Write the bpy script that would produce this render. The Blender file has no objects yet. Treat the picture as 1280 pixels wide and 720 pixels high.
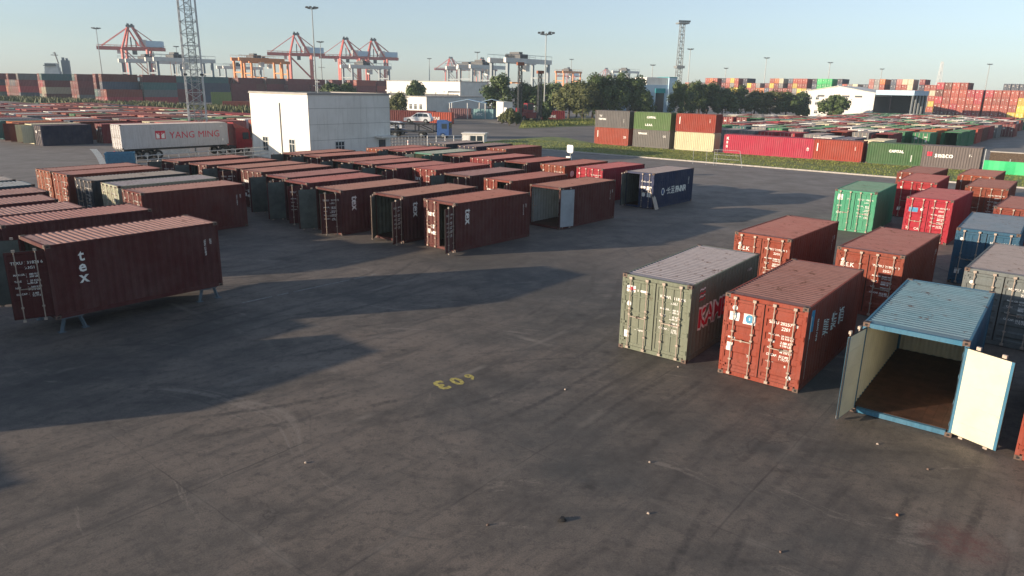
import bpy, bmesh, math, random
from mathutils import Vector, Matrix, noise
R = math.radians
S = bpy.context.scene
COL = S.collection

# ------------------------------------------------------------------ camera, sky, sun, exposure
cd = bpy.data.cameras.new("camera"); cam = bpy.data.objects.new("camera", cd); COL.objects.link(cam)
cd.sensor_width = 36; cd.lens = 25.015; cd.clip_start = .1; cd.clip_end = 12000
cam.matrix_world = Matrix.Translation((0, 0, 8.4427)) @ Matrix.Rotation(R(90 - 15.778), 4, 'X') @ Matrix.Rotation(R(1.031), 4, 'Z')
S.camera = cam
SUN_EL, SHADOW_AZ = 11.0, 17.5            # the shadows run towards this compass angle from +X
w = bpy.data.worlds.new("World"); S.world = w; w.use_nodes = True
nt = w.node_tree; sky = nt.nodes.new('ShaderNodeTexSky'); sky.sky_type = 'NISHITA'; sky.sun_disc = False
sun_az = SHADOW_AZ + 180
sky.sun_elevation = R(SUN_EL); sky.sun_rotation = R(90 - sun_az)
sky.air_density = 0.9; sky.dust_density = 0.3; sky.ozone_density = 3.2; sky.altitude = 0
hs = nt.nodes.new('ShaderNodeHueSaturation'); hs.inputs['Saturation'].default_value = .62; hs.inputs['Value'].default_value = 1.03; nt.links.new(sky.outputs[0], hs.inputs['Color'])
nt.links.new(hs.outputs[0], nt.nodes['Background'].inputs[0]); nt.nodes['Background'].inputs[1].default_value = 0.108
sd = bpy.data.lights.new("sun", 'SUN'); sd.energy = 5.0; sd.angle = R(.55); sd.color = (1, .80, .60)
sun = bpy.data.objects.new("sun", sd); COL.objects.link(sun)
dirv = Vector((math.cos(R(SHADOW_AZ)) * math.cos(R(SUN_EL)), math.sin(R(SHADOW_AZ)) * math.cos(R(SUN_EL)), -math.sin(R(SUN_EL))))
sun.rotation_euler = dirv.to_track_quat('-Z', 'Y').to_euler(); sun.location = (-60, -20, 40)
S.view_settings.view_transform = 'Standard'; S.view_settings.look = 'None'; S.view_settings.gamma = 1; S.view_settings.exposure = 0.8
S.cycles.max_bounces = 6; S.cycles.diffuse_bounces = 3; S.cycles.volume_bounces = 0; S.cycles.transparent_max_bounces = 8

# ------------------------------------------------------------------ materials
def newmat(name):
    m = bpy.data.materials.new(name); m.use_nodes = True
    return m, m.node_tree, m.node_tree.nodes['Principled BSDF']
def N(t, kind, **kw):
    n = t.nodes.new(kind)
    for k, v in kw.items(): setattr(n, k, v)
    return n
def noise_n(t, vec, scale, detail=4, rough=.6, vscale=None):
    if vscale:
        mp = N(t, 'ShaderNodeMapping'); mp.inputs['Scale'].default_value = vscale; t.links.new(vec, mp.inputs[0]); vec = mp.outputs[0]
    n = N(t, 'ShaderNodeTexNoise'); n.inputs['Scale'].default_value = scale; n.inputs['Detail'].default_value = detail; n.inputs['Roughness'].default_value = rough
    t.links.new(vec, n.inputs['Vector']); return n.outputs['Fac']
def ramp(t, fac, a, b, c0=0., c1=1.):
    r = N(t, 'ShaderNodeMapRange'); r.inputs['From Min'].default_value = a; r.inputs['From Max'].default_value = b
    r.inputs['To Min'].default_value = c0; r.inputs['To Max'].default_value = c1; t.links.new(fac, r.inputs['Value']); return r.outputs[0]
def mix(t, fac, a, b, mode='MIX'):
    m = N(t, 'ShaderNodeMix', data_type='RGBA', blend_type=mode)
    for sock, v in ((m.inputs[0], fac), (m.inputs[6], a), (m.inputs[7], b)):
        if hasattr(v, 'links') or hasattr(v, 'is_linked'): t.links.new(v, sock)
        elif isinstance(v, (int, float)): sock.default_value = v
        else: sock.default_value = (*v, 1)
    return m.outputs[2]
def mul(t, a, b):
    m = N(t, 'ShaderNodeMath', operation='MULTIPLY')
    for i, v in enumerate((a, b)):
        if isinstance(v, (int, float)): m.inputs[i].default_value = v
        else: t.links.new(v, m.inputs[i])
    return m.outputs[0]
def bump(t, bs, h, strength=.3, dist=.02):
    b = N(t, 'ShaderNodeBump'); b.inputs['Strength'].default_value = strength; b.inputs['Distance'].default_value = dist
    t.links.new(h, b.inputs['Height']); t.links.new(b.outputs[0], bs.inputs['Normal'])
def objvec(t):
    tc = N(t, 'ShaderNodeTexCoord'); oi = N(t, 'ShaderNodeObjectInfo'); v = N(t, 'ShaderNodeVectorMath', operation='ADD')
    m = N(t, 'ShaderNodeMath', operation='MULTIPLY'); m.inputs[1].default_value = 97; t.links.new(oi.outputs['Random'], m.inputs[0])
    t.links.new(tc.outputs['Object'], v.inputs[0]); t.links.new(m.outputs[0], v.inputs[1]); return v.outputs[0], oi
def plain(name, col, rough=.7, metal=0, var=.25, scale=3, bmp=0):
    m, t, b = newmat(name); v, _ = objvec(t); n = noise_n(t, v, scale)
    t.links.new(mix(t, ramp(t, n, .3, .7), tuple(c * (1 - var) for c in col), tuple(min(1, c * (1 + var * .6)) for c in col)), b.inputs['Base Color'])
    b.inputs['Roughness'].default_value = rough; b.inputs['Metallic'].default_value = metal
    if bmp: bump(t, b, noise_n(t, v, scale * 8), bmp)
    return m
def paint(name, attr=False, dustc=(.34, .27, .25), dust=0.03, streak=(6, 6, .35), rust=.63, gam=1.22):
    """container paint: the hue is the object's own colour, faded, streaked with dirt and rust"""
    m, t, b = newmat(name); v, oi = objvec(t)
    if attr:
        a = N(t, 'ShaderNodeAttribute'); a.attribute_name = 'Col'; base = a.outputs['Color']
    else: base = oi.outputs['Color']
    dk = N(t, 'ShaderNodeGamma'); dk.inputs[1].default_value = gam; t.links.new(base, dk.inputs[0]); base = dk.outputs[0]
    n1 = noise_n(t, v, .8, 5); n2 = noise_n(t, v, 1.6, 6, .7, streak); n3 = noise_n(t, v, 2.2, 8, .75); n4 = noise_n(t, v, 22, 3)
    c = mix(t, ramp(t, n1, .4, .75, .0, .16), base, (.26, .22, .20))
    c = mix(t, dust, c, dustc)
    c = mix(t, ramp(t, n2, .48, .72, 0, .42), c, mix(t, 1.0, base, (.35, .30, .28), 'MULTIPLY'))
    c = mix(t, ramp(t, n3, rust, rust + .06, 0, .8), c, (.075, .03, .016))
    c = mix(t, ramp(t, n4, .3, .75, 0, .18), c, (.02, .015, .012))
    t.links.new(c, b.inputs['Base Color']); b.inputs['Roughness'].default_value = .62
    t.links.new(ramp(t, n3, .3, .7, .6, .9), b.inputs['Roughness']); b.inputs['Specular IOR Level'].default_value = .28; bump(t, b, n1, .25, .03)
    return m
M = {}
M['paint'] = paint('container_paint')
M['roofpaint'] = paint('container_roof_paint', dustc=(.42, .26, .23), dust=.28, streak=(1.2, 5, 1), rust=.585, gam=1.0)
M['mass'] = paint('stacked_paint', attr=True, dust=.12, gam=1.1)
M['inner'] = plain('container_lining', (.095, .11, .10), .7, var=.4, scale=2)
M['cream_inner'] = plain('cream_lining', (.56, .54, .41), .6, var=.12, scale=1.5)
M['paleinner'] = plain('pale_lining', (.34, .39, .42), .6, var=.2, scale=2)
M['ply'] = plain('plywood_floor', (.065, .028, .018), .6, var=.6, scale=2.5)
M['galv'] = plain('galvanised_rod', (.40, .33, .27), .5, .1, .25, 6)
M['dark'] = plain('dark_rubber_and_hole_shade', (.012, .012, .013), .8)
M['white'] = plain('white_lettering', (.78, .78, .74), .6, var=.12, scale=9)
M['redtxt'] = plain('red_lettering', (.55, .02, .05), .6, var=.12, scale=9)
M['bluetxt'] = plain('blue_sticker', (.05, .25, .42), .6, var=.2, scale=9)
M['yellowtxt'] = plain('worn_yellow_paint', (.42, .36, .10), .8, var=.6, scale=14)
M['oldwhite'] = plain('worn_white_paint', (.22, .22, .21), .8, var=.5, scale=5)
M['castm'] = plain('corner_steel', (.13, .085, .065), .7, var=.5, scale=14)
M['steel'] = plain('grey_steel', (.28, .30, .30), .5, .3, .2, 4)
M['lightsteel'] = plain('pale_steel', (.48, .50, .50), .5, .2, .2, 4)
M['darksteel'] = plain('dark_steel', (.06, .065, .07), .6, .2, .3, 4)
M['cranered'] = plain('crane_red', (.46, .055, .035), .55, 0, .2, .3)
M['craneorange'] = plain('crane_orange', (.62, .22, .05), .55, 0, .2, .3)
M['cranewhite'] = plain('crane_white', (.62, .62, .58), .55, 0, .15, .3)
M['cranegrey'] = plain('crane_grey', (.20, .25, .28), .55, 0, .2, .3)
m, t, b = newmat('white_render'); v, _ = objvec(t)
M['wall'] = m; t.links.new(mix(t, ramp(t, noise_n(t, v, 1.2, 7, .7, (2.2, 2.2, .16)), .52, .74, 0, .55), mix(t, ramp(t, noise_n(t, v, .35, 5), .4, .6), (.74, .73, .68), (.66, .65, .60)), (.38, .36, .31)), b.inputs['Base Color']); b.inputs['Roughness'].default_value = .85
M['wallblue'] = plain('pale_blue_render', (.42, .58, .70), .8, 0, .08, .6)
M['bluetrim'] = plain('teal_trim', (.03, .30, .33), .6)
M['roofgrey'] = plain('roof_sheet', (.30, .29, .27), .7, 0, .2, .7)
M['concrete'] = plain('kerb_concrete', (.40, .38, .35), .85, 0, .25, 2, .3)
M['tyre'] = plain('tyre_rubber', (.02, .02, .02), .85)
M['red'] = plain('vehicle_red', (.22, .010, .018), .35)
M['carwhite'] = plain('vehicle_white', (.70, .72, .74), .3)
M['blue'] = plain('vehicle_blue', (.03, .09, .26), .4)
M['bark'] = plain('bark', (.09, .065, .045), .9, 0, .4, 6)
M['orange'] = plain('orange_plastic', (.6, .15, .04), .6)
M['greennet'] = plain('green_hoarding', (.03, .46, .17), .6, 0, .15, 1)
m, t, b = newmat('window_glass'); b.inputs['Base Color'].default_value = (.03, .045, .055, 1); b.inputs['Roughness'].default_value = .12; M['glass'] = m
def leafmat(name, c0, c1):
    m, t, b = newmat(name); v, oi = objvec(t); n = noise_n(t, v, .9, 4)
    t.links.new(mix(t, ramp(t, n, .35, .65), c0, c1), b.inputs['Base Color']); b.inputs['Roughness'].default_value = .65
    return m
M['blue3'] = plain('skip_blue', (.06, .20, .32), .6); M['rust2'] = plain('rusty_orange', (.25, .08, .04), .7); M['slateb'] = plain('slate_paint', (.10, .14, .17), .6)
M['leaf'] = leafmat('dark_leaves', (.030, .058, .014), (.085, .125, .028))
M['leaf2'] = leafmat('olive_leaves', (.045, .06, .016), (.11, .12, .03))
M['grass'] = leafmat('verge_grass', (.085, .13, .02), (.21, .22, .045))

def ground_mat():
    m, t, b = newmat('yard_concrete'); tc = N(t, 'ShaderNodeTexCoord'); P = tc.outputs['Object']
    rot = N(t, 'ShaderNodeMapping'); rot.inputs['Rotation'].default_value = (0, 0, R(-51)); t.links.new(P, rot.inputs[0]); Q = rot.outputs[0]
    big = noise_n(t, P, .05, 6, .62); mid = noise_n(t, P, .42, 9, .72); fine = noise_n(t, P, 4.5, 9, .78); grit = noise_n(t, P, 28, 4, .7)
    st = N(t, 'ShaderNodeMapping'); st.inputs['Rotation'].default_value = (0, 0, R(14)); 
    wp = N(t, 'ShaderNodeTexNoise'); wp.inputs['Scale'].default_value = .055; wp.inputs['Detail'].default_value = 1.5; t.links.new(P, wp.inputs['Vector'])
    wo = N(t, 'ShaderNodeVectorMath', operation='MULTIPLY_ADD'); wo.inputs[1].default_value = (22, 22, 0); t.links.new(wp.outputs['Color'], wo.inputs[0]); t.links.new(P, wo.inputs[2])
    t.links.new(wo.outputs[0], st.inputs[0]); T = st.outputs[0]
    drag = noise_n(t, Q, .9, 8, .7, (.14, 1.6, 1)); drag2 = noise_n(t, T, .8, 9, .74, (.22, 1.5, 1)); drag3 = noise_n(t, T, 1.7, 9, .75, (.12, 1.4, 1))
    c = mix(t, ramp(t, big, .43, .57), (.178, .147, .120), (.073, .072, .067))
    c = mix(t, ramp(t, mid, .50, .66, .0, .6), c, (.200, .165, .132), 'MIX')
    c = mix(t, ramp(t, mid, .34, .50, .75, 0), c, (.052, .049, .046))
    c = mix(t, ramp(t, drag, .50, .66, 0, .65), c, (.052, .047, .044))
    c = mix(t, ramp(t, drag3, .56, .68, 0, .6), c, (.058, .054, .050))
    c = mix(t, ramp(t, drag2, .59, .64, 0, .55), c, (.26, .225, .19))
    c = mix(t, ramp(t, fine, .52, .60, 0, .6), c, (.060, .053, .048))
    c = mix(t, ramp(t, grit, .42, .62, 0, .42), c, (.040, .036, .034))
    for (cx, cy, sc, th) in ((30, -2, .33, .86), (-14, 34, .27, .88), (9, -14, .30, .87)):   # broken arcs of tyre rubber
        mp = N(t, 'ShaderNodeMapping'); mp.inputs['Location'].default_value = (-cx, -cy, 0); t.links.new(P, mp.inputs[0])
        wv = N(t, 'ShaderNodeTexWave', wave_type='RINGS', rings_direction='Z', wave_profile='SIN'); wv.inputs['Scale'].default_value = sc
        wv.inputs['Distortion'].default_value = 9.0; wv.inputs['Detail'].default_value = 3; wv.inputs['Detail Scale'].default_value = .22; t.links.new(mp.outputs[0], wv.inputs[0])
        msk = noise_n(t, mp.outputs[0], .16, 6)
        c = mix(t, mul(t, mul(t, ramp(t, wv.outputs['Fac'], th, .99), ramp(t, msk, .50, .62, 0, .75)), ramp(t, fine, .35, .55)), c, (.040, .036, .033))
    # hairline cracks
    dv = N(t, 'ShaderNodeVectorMath', operation='ADD'); wn = N(t, 'ShaderNodeTexNoise'); wn.inputs['Scale'].default_value = 1.3; wn.inputs['Detail'].default_value = 5; t.links.new(P, wn.inputs['Vector']); t.links.new(P, dv.inputs[0]); t.links.new(wn.outputs['Color'], dv.inputs[1])
    ck = N(t, 'ShaderNodeTexVoronoi', feature='DISTANCE_TO_EDGE'); ck.inputs['Scale'].default_value = .16; t.links.new(dv.outputs[0], ck.inputs['Vector'])
    c = mix(t, mul(t, ramp(t, ck.outputs['Distance'], .0, .004, .6, 0), ramp(t, noise_n(t, P, .2, 3), .52, .60)), c, (.03, .026, .024))
    # slab joints, about 6 x 5 m
    sp = N(t, 'ShaderNodeSeparateXYZ'); t.links.new(Q, sp.inputs[0])
    wob = noise_n(t, P, 1.2, 3)
    for ax, per in ((1, 4.6), (0, 6.2)):
        a = N(t, 'ShaderNodeMath', operation='ADD'); t.links.new(sp.outputs[ax], a.inputs[0]); t.links.new(mul(t, wob, .10), a.inputs[1])
        f = N(t, 'ShaderNodeMath', operation='PINGPONG'); f.inputs[1].default_value = per / 2; t.links.new(a.outputs[0], f.inputs[0])
        line = ramp(t, f.outputs[0], 0, .035 if ax else .022, 1, 0)
        c = mix(t, mul(t, line, ramp(t, noise_n(t, P, .25, 4), .40, .60, .0, .8)), c, (.038, .033, .03))
        line2 = ramp(t, f.outputs[0], .03, .16, 1, 0)
        c = mix(t, mul(t, line2, ramp(t, noise_n(t, P, .33, 5), .52, .68, 0, .5)), c, (.24, .215, .185))
    # oil spots
    vo = N(t, 'ShaderNodeTexVoronoi'); vo.inputs['Scale'].default_value = .42; t.links.new(P, vo.inputs['Vector'])
    c = mix(t, mul(t, ramp(t, vo.outputs['Distance'], .04, .16, .75, 0), ramp(t, noise_n(t, P, 2.5, 4), .42, .6)), c, (.025, .022, .02))
    # rusty red spill
    gm = N(t, 'ShaderNodeMapping'); gm.inputs['Location'].default_value = (-8.9, -12.1, 0); t.links.new(P, gm.inputs[0])
    ln = N(t, 'ShaderNodeVectorMath', operation='LENGTH'); t.links.new(gm.outputs[0], ln.inputs[0])
    c = mix(t, mul(t, ramp(t, ln.outputs['Value'], .2, .9, .7, 0), ramp(t, fine, .35, .65)), c, (.16, .05, .04))
    # the far half of the yard is a paler, dustier slab
    s2 = N(t, 'ShaderNodeSeparateXYZ'); t.links.new(P, s2.inputs[0]); ad = N(t, 'ShaderNodeMath', operation='ADD'); t.links.new(s2.outputs[1], ad.inputs[0]); t.links.new(mul(t, big, 30), ad.inputs[1])
    c = mix(t, ramp(t, ad.outputs[0], 42, 84, 0, .85), c, mix(t, ramp(t, mid, .3, .7), (.135, .122, .110), (.235, .212, .190)))
    t.links.new(c, b.inputs['Base Color']); t.links.new(ramp(t, mid, .3, .7, .85, .62), b.inputs['Roughness'])
    h = N(t, 'ShaderNodeMath', operation='ADD'); t.links.new(fine, h.inputs[0]); t.links.new(mid, h.inputs[1]); bump(t, b, h.outputs[0], .35, .012)
    return m
M['ground'] = ground_mat()
def road_mat(name, a, bb):
    m, t, b = newmat(name); tc = N(t, 'ShaderNodeTexCoord'); P = tc.outputs['Object']
    c = mix(t, ramp(t, noise_n(t, P, .12, 6), .35, .65), a, bb); c = mix(t, ramp(t, noise_n(t, P, 1.5, 6, .7), .5, .75, 0, .5), c, tuple(x * .6 for x in a))
    t.links.new(c, b.inputs['Base Color']); b.inputs['Roughness'].default_value = .85; return m
M['asphalt'] = road_mat('access_asphalt', (.10, .095, .09), (.17, .155, .14))

# ------------------------------------------------------------------ mesh helpers
class MB:
    def __init__(s): s.v = []; s.f = []; s.m = []
    def add(s, vs, fs, mi=0):
        o = len(s.v); s.v += [tuple(p) for p in vs]; s.f += [tuple(i + o for i in f) for f in fs]; s.m += [mi] * len(fs)
    def box(s, x0, y0, z0, x1, y1, z1, mi=0):
        s.add([(x0, y0, z0), (x1, y0, z0), (x1, y1, z0), (x0, y1, z0), (x0, y0, z1), (x1, y0, z1), (x1, y1, z1), (x0, y1, z1)],
              [(0, 3, 2, 1), (4, 5, 6, 7), (0, 1, 5, 4), (1, 2, 6, 5), (2, 3, 7, 6), (3, 0, 4, 7)], mi)
    def cbox(s, cx, cy, cz, sx, sy, sz, mi=0): s.box(cx - sx / 2, cy - sy / 2, cz - sz / 2, cx + sx / 2, cy + sy / 2, cz + sz / 2, mi)
    def tube(s, p, q, r, n=6, r2=None, mi=0, cap=True):
        p, q = Vector(p), Vector(q); d = (q - p).normalized(); u = d.orthogonal().normalized(); w_ = d.cross(u); r2 = r if r2 is None else r2; vs = []
        for c, rr in ((p, r), (q, r2)):
            for k in range(n):
                a = 2 * math.pi * k / n + math.pi / n; vs.append(c + u * math.cos(a) * rr + w_ * math.sin(a) * rr)
        fs = [(k, (k + 1) % n, n + (k + 1) % n, n + k) for k in range(n)]
        if cap: fs += [tuple(range(n))[::-1], tuple(range(n, 2 * n))]
        s.add(vs, fs, mi)
    def bar(s, p, q, wd=.3, mi=0): s.tube(p, q, wd * .7071, 4, mi=mi)
    def quad(s, a, b, c, d, mi=0): s.add([a, b, c, d], [(0, 1, 2, 3)], mi)
    def disc(s, c, r, ax='y', n=14, mi=0, th=.01):
        e = {'y': (0, th, 0), 'x': (th, 0, 0), 'z': (0, 0, th)}[ax]; s.tube(c, (c[0] + e[0], c[1] + e[1], c[2] + e[2]), r, n, mi=mi)
    def mesh(s, name, mats):
        me = bpy.data.meshes.new(name); me.from_pydata(s.v, [], s.f); me.update()
        for m_ in mats: me.materials.append(M[m_])
        if len(mats) > 1: me.polygons.foreach_set('material_index', s.m)
        return me
    def obj(s, name, mats, parent=None, loc=None):
        if isinstance(mats, str): mats = [mats]
        return link(name, s.mesh(name, mats), parent, loc)
def link(name, me, parent=None, loc=None, rz=None, color=None):
    o = bpy.data.objects.new(name, me); COL.objects.link(o)
    if parent: o.parent = parent
    if loc: o.location = loc
    if rz is not None: o.rotation_euler = (0, 0, rz)
    if color: o.color = (*color, 1)
    return o
def tag(o, label=None, cat=None, group=None, kind=None):
    if label: o['label'] = label
    if cat: o['category'] = cat
    if group: o['group'] = group
    if kind: o['kind'] = kind
    return o
def thing(name, label, cat, loc, rz=0, group=None):
    return tag(link(name, None, None, loc, rz), label, cat, group)
def structure(o): o['kind'] = 'structure'; return o

# flat text, cut and bent onto a corrugated face
_tc = {}
def text2d(body, size, spacing=1.0, bold=0):
    key = (body, size, spacing, bold)
    if key not in _tc:
        cu = bpy.data.curves.new('t', 'FONT'); cu.body = body; cu.size = size; cu.space_line = .95; cu.space_character = spacing; cu.resolution_u = 2; cu.offset = bold
        ob = bpy.data.objects.new('t', cu); COL.objects.link(ob); bpy.context.view_layer.update()
        me = bpy.data.meshes.new_from_object(ob.evaluated_get(bpy.context.evaluated_depsgraph_get()))
        _tc[key] = ([tuple(v.co) for v in me.vertices], [tuple(p.vertices) for p in me.polygons])
        bpy.data.objects.remove(ob); bpy.data.curves.remove(cu); bpy.data.meshes.remove(me)
    return _tc[key]
class Sign:
    """collects flat marks in a face's (u, v) plane, then maps them to 3D with a depth function"""
    def __init__(s): s.parts = []
    def text(s, body, u, v, size, mi=0, rot=0, spacing=1.0, bold=0.002):
        vs, fs = text2d(body, size, spacing, bold); c, sn = math.cos(rot), math.sin(rot)
        s.parts.append(([(u + x * c - y * sn, v + x * sn + y * c) for x, y, z in vs], fs, mi)); return s
    def rect(s, u0, v0, u1, v1, mi=0): s.parts.append(([(u0, v0), (u1, v0), (u1, v1), (u0, v1)], [(0, 1, 2, 3)], mi)); return s
    def disc(s, u, v, r, mi=0, n=16): s.parts.append(([(u + r * math.cos(k * 2 * math.pi / n), v + r * math.sin(k * 2 * math.pi / n)) for k in range(n)], [tuple(range(n))], mi)); return s
    def build(s, name, mats, fn, cuts=(), axis=0):
        bm = bmesh.new()
        for layer, (vs, fs, mi) in enumerate(s.parts):
            bv = [bm.verts.new((x, y, layer * .0012)) for x, y in vs]
            for f in fs:
                try: bm.faces.new([bv[i] for i in f]).material_index = mi
                except ValueError: pass
        if not bm.verts: bm.free(); return None
        lo = min(v.co[axis] for v in bm.verts); hi = max(v.co[axis] for v in bm.verts)
        for c in cuts:
            if lo < c < hi:
                n = (1, 0, 0) if axis == 0 else (0, 1, 0)
                bmesh.ops.bisect_plane(bm, geom=bm.verts[:] + bm.edges[:] + bm.faces[:], plane_co=(c, 0, 0) if axis == 0 else (0, c, 0), plane_no=n)
        for v in bm.verts: v.co = fn(v.co.x, v.co.y, v.co.z)
        me = bpy.data.meshes.new(name); bm.to_mesh(me); bm.free()
        for m_ in mats: me.materials.append(M[m_])
        return me

# ------------------------------------------------------------------ the shipping container
CW, CH = 2.438, 2.591
def corr(L0, L1, pitch, depth):
    """breakpoints (u, inset) of a trapezoid corrugation"""
    n = max(1, round((L1 - L0) / pitch)); p = (L1 - L0) / n; out = []
    for k in range(n):
        a = L0 + k * p; out += [(a, 0), (a + p * .26, 0), (a + p * .5, depth), (a + p * .76, depth)]
    out.append((L1, 0)); return out
def depth_at(pts, u):
    for (a, da), (b_, db) in zip(pts, pts[1:]):
        if a <= u <= b_: return da + (db - da) * (u - a) / (b_ - a)
    return 0
DOORW = 1.135
def door_profile(style):
    if style == 'rib':
        z = .16; pts = [(.16, 0), (.24, 0), (.26, .028)]
        for k in range(5):
            c = .46 + k * .42; pts += [(c - .13, .028), (c - .07, -.006), (c + .07, -.006), (c + .13, .028)]
        return pts + [(2.34, .028), (2.36, 0), (2.44, 0)]
    pts = [(.16, 0), (.24, 0), (.26, .022)]
    for z in (.80, 1.34, 1.88): pts += [(z - .03, .022), (z - .02, .002), (z + .02, .002), (z + .03, .022)]
    return pts + [(2.34, .022), (2.36, 0), (2.44, 0)]
_m = {}
def cm(key, fn):
    if key not in _m: _m[key] = fn()
    return _m[key]
def m_frame(L):
    b = MB(); h = L / 2; X = CW / 2
    for sx in (-1, 1):
        for y0, y1 in ((-h, -h + .11), (h - .09, h)):
            xa, xb = sorted((sx * X, sx * (X - .10))); b.box(xa, y0 + .006, .115, xb, y1 - .006, CH - .115)
        xa, xb = sorted((sx * X, sx * (X - .055))); b.box(xa, -h + .17, CH - .075, xb, h - .17, CH - .012)
        xa, xb = sorted((sx * (X - .004), sx * (X - .05))); b.box(xa, -h + .17, .012, xb, h - .17, .165)
    for y0, y1, z0, z1 in ((-h, -h + .10, CH - .135, CH - .014), (-h, -h + .12, .02, .15), (h - .07, h, CH - .10, CH - .014), (h - .08, h, .02, .15)):
        b.box(-X + .15, y0 + .004, z0, X - .15, y1 - .004, z1)
    n = int(L / .45)
    for k in range(1, n): y = -h + k * L / n; b.box(-X + .05, y - .025, .03, X - .05, y + .025, .13)
    return b.mesh('frame', ['paint'])
def m_cast():
    b = MB(); a, c, d = .089, .081, .059
    b.box(-c, -a, -d, c, a, d)
    for s in (-1, 1):  # flat dark hexagons, the shade inside the casting holes put in as colour
        b.add([(x, s * (a + .0015), z) for x, z in ((-.025, -.03), (.025, -.03), (.038, 0), (.025, .03), (-.025, .03), (-.038, 0))], [(0, 1, 2, 3, 4, 5)], 1)
        b.add([(s * (c + .0015), y, z) for y, z in ((-.03, -.025), (.03, -.025), (.042, 0), (.03, .025), (-.03, .025), (-.042, 0))], [(0, 1, 2, 3, 4, 5)], 1)
        b.add([(x, y, s * (d + .0015)) for x, y in ((-.03, -.05), (.03, -.05), (.045, 0), (.03, .05), (-.03, .05), (-.045, 0))], [(0, 1, 2, 3, 4, 5)], 1)
    return b.mesh('corner_casting', ['castm', 'dark'])
def m_side(L, inner, fine=True):
    b = MB(); h = L / 2; x = CW / 2 - .012; pts = corr(-h + .10, h - .08, .278, .036)
    for (a, da), (c, dc) in zip(pts, pts[1:]):
        b.quad((x - da, a, .16), (x - dc, c, .16), (x - dc, c, CH - .07), (x - da, a, CH - .07), 0)
        b.quad((x - dc - .005, c, .16), (x - da - .005, a, .16), (x - da - .005, a, CH - .07), (x - dc - .005, c, CH - .07), 1)
    return b.mesh('side_panel', ['paint', inner])
def m_roof(L, inner):
    b = MB(); h = L / 2; z = CH - .018; X = CW / 2 - .05; pts = corr(-h + .30, h - .25, .209 * (2 if L > 99 else 1), .020)
    b.quad((-X, -h + .08, z), (X, -h + .08, z), (X, -h + .30, z), (-X, -h + .30, z)); b.quad((-X, h - .25, z), (X, h - .25, z), (X, h - .06, z), (-X, h - .06, z))
    for (a, da), (c, dc) in zip(pts, pts[1:]):
        b.quad((-X, a, z - da), (X, a, z - da), (X, c, z - dc), (-X, c, z - dc), 0)
        b.quad((-X, c, z - dc - .005), (X, c, z - dc - .005), (X, a, z - da - .005), (-X, a, z - da - .005), 1)
    return b.mesh('roof', ['roofpaint', inner])
def m_end(L, inner):
    b = MB(); y = L / 2 - .012; X = CW / 2 - .09; pts = corr(-X, X, .25, .04)
    for (a, da), (c, dc) in zip(pts, pts[1:]):
        b.quad((c, y - dc, .14), (a, y - da, .14), (a, y - da, CH - .09), (c, y - dc, CH - .09), 0)
        b.quad((a, y - da - .005, .14), (c, y - dc - .005, .14), (c, y - dc - .005, CH - .09), (a, y - da - .005, CH - .09), 1)
    return b.mesh('end_panel', ['paint', inner])
def m_floor(L):
    b = MB(); X = CW / 2 - .06; n = 10
    for k in range(n):
        x0 = -X + 2 * X * k / n; b.box(x0 + .002, -L / 2 + .12, .131, x0 + 2 * X / n - .002, L / 2 - .09, .160)
    return b.mesh('floor', ['ply'])
def m_door(style, sg, inner):
    b = MB(); pts = door_profile(style); W_ = DOORW
    X = lambda u: sg * u
    e = .07
    for u0, u1 in ((0, e), (W_ - e, W_)):
        xa, xb = sorted((X(u0), X(u1))); b.box(xa, 0, .16, xb, .045, 2.44, 0)
    for (z0, d0), (z1, d1) in zip(pts, pts[1:]):
        xa, xb = sorted((X(e), X(W_ - e))); b.quad((xa, d0, z0), (xb, d0, z0), (xb, d1, z1), (xa, d1, z1), 0)
    xa, xb = sorted((X(e), X(W_ - e)))
    if style == 'flat':
        xm = X(W_ / 2); b.box(xm - .035, .003, .25, xm + .035, .02, 2.35, 0)
    b.box(xa, .040, .16, xb, .046, 2.44, 1)
    for z in (.5, 1.0, 1.5, 2.0): b.box(xa + .04, .046, z - .02, xb - .04, .052, z + .02, 1)
    for u0, u1 in ((-.012, 0), (W_, W_ + .010)):
        xa, xb = sorted((X(u0), X(u1))); b.box(xa, .01, .17, xb, .05, 2.43, 2)
    b.box(min(X(0), X(W_)), .01, .148, max(X(0), X(W_)), .045, .16, 2); b.box(min(X(0), X(W_)), .01, 2.44, max(X(0), X(W_)), .045, 2.452, 2)
    for z in (.35, .95, 1.65, 2.25):
        xa, xb = sorted((X(-.05), X(.13))); b.box(xa, -.022, z - .035, xb, -.001, z + .035, 0); b.tube((X(-.03), -.012, z - .07), (X(-.03), -.012, z + .07), .02, 6, mi=0)
    return b.mesh('door', ['paint', inner, 'dark'])
def m_rod(sg):
    b = MB(); b.tube((0, -.05, .06), (0, -.05, 2.53), .018, 6)
    for z in (.10, 2.49): b.box(-.05, -.085, z - .04, .05, -.022, z + .04)
    for z in (.55, 1.25, 1.45, 2.05): b.box(-.04, -.07, z - .025, .04, -.004, z + .025)
    b.box(min(0, sg * .34), -.07, 1.175, max(0, sg * .34), -.055, 1.2); b.box(sg * .30 - .025, -.075, 1.15, sg * .30 + .025, -.003, 1.22)
    return b.mesh('lock_rod', ['galv'])
SIDE = corr(-6.058 / 2 + .10, 6.058 / 2 - .08, .278, .036)
SIDE40 = corr(-12.19 / 2 + .10, 12.19 / 2 - .08, .278, .036)
def side_fn(pts, off=.004): return lambda u, v, l: Vector((CW / 2 - .012 - depth_at(pts, u) + off + l, u, v))
def door_fn(style):
    pts = door_profile(style); return lambda u, v, l: Vector((u, min(depth_at(pts, v), 0.03) - .004 - l, v))
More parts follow.
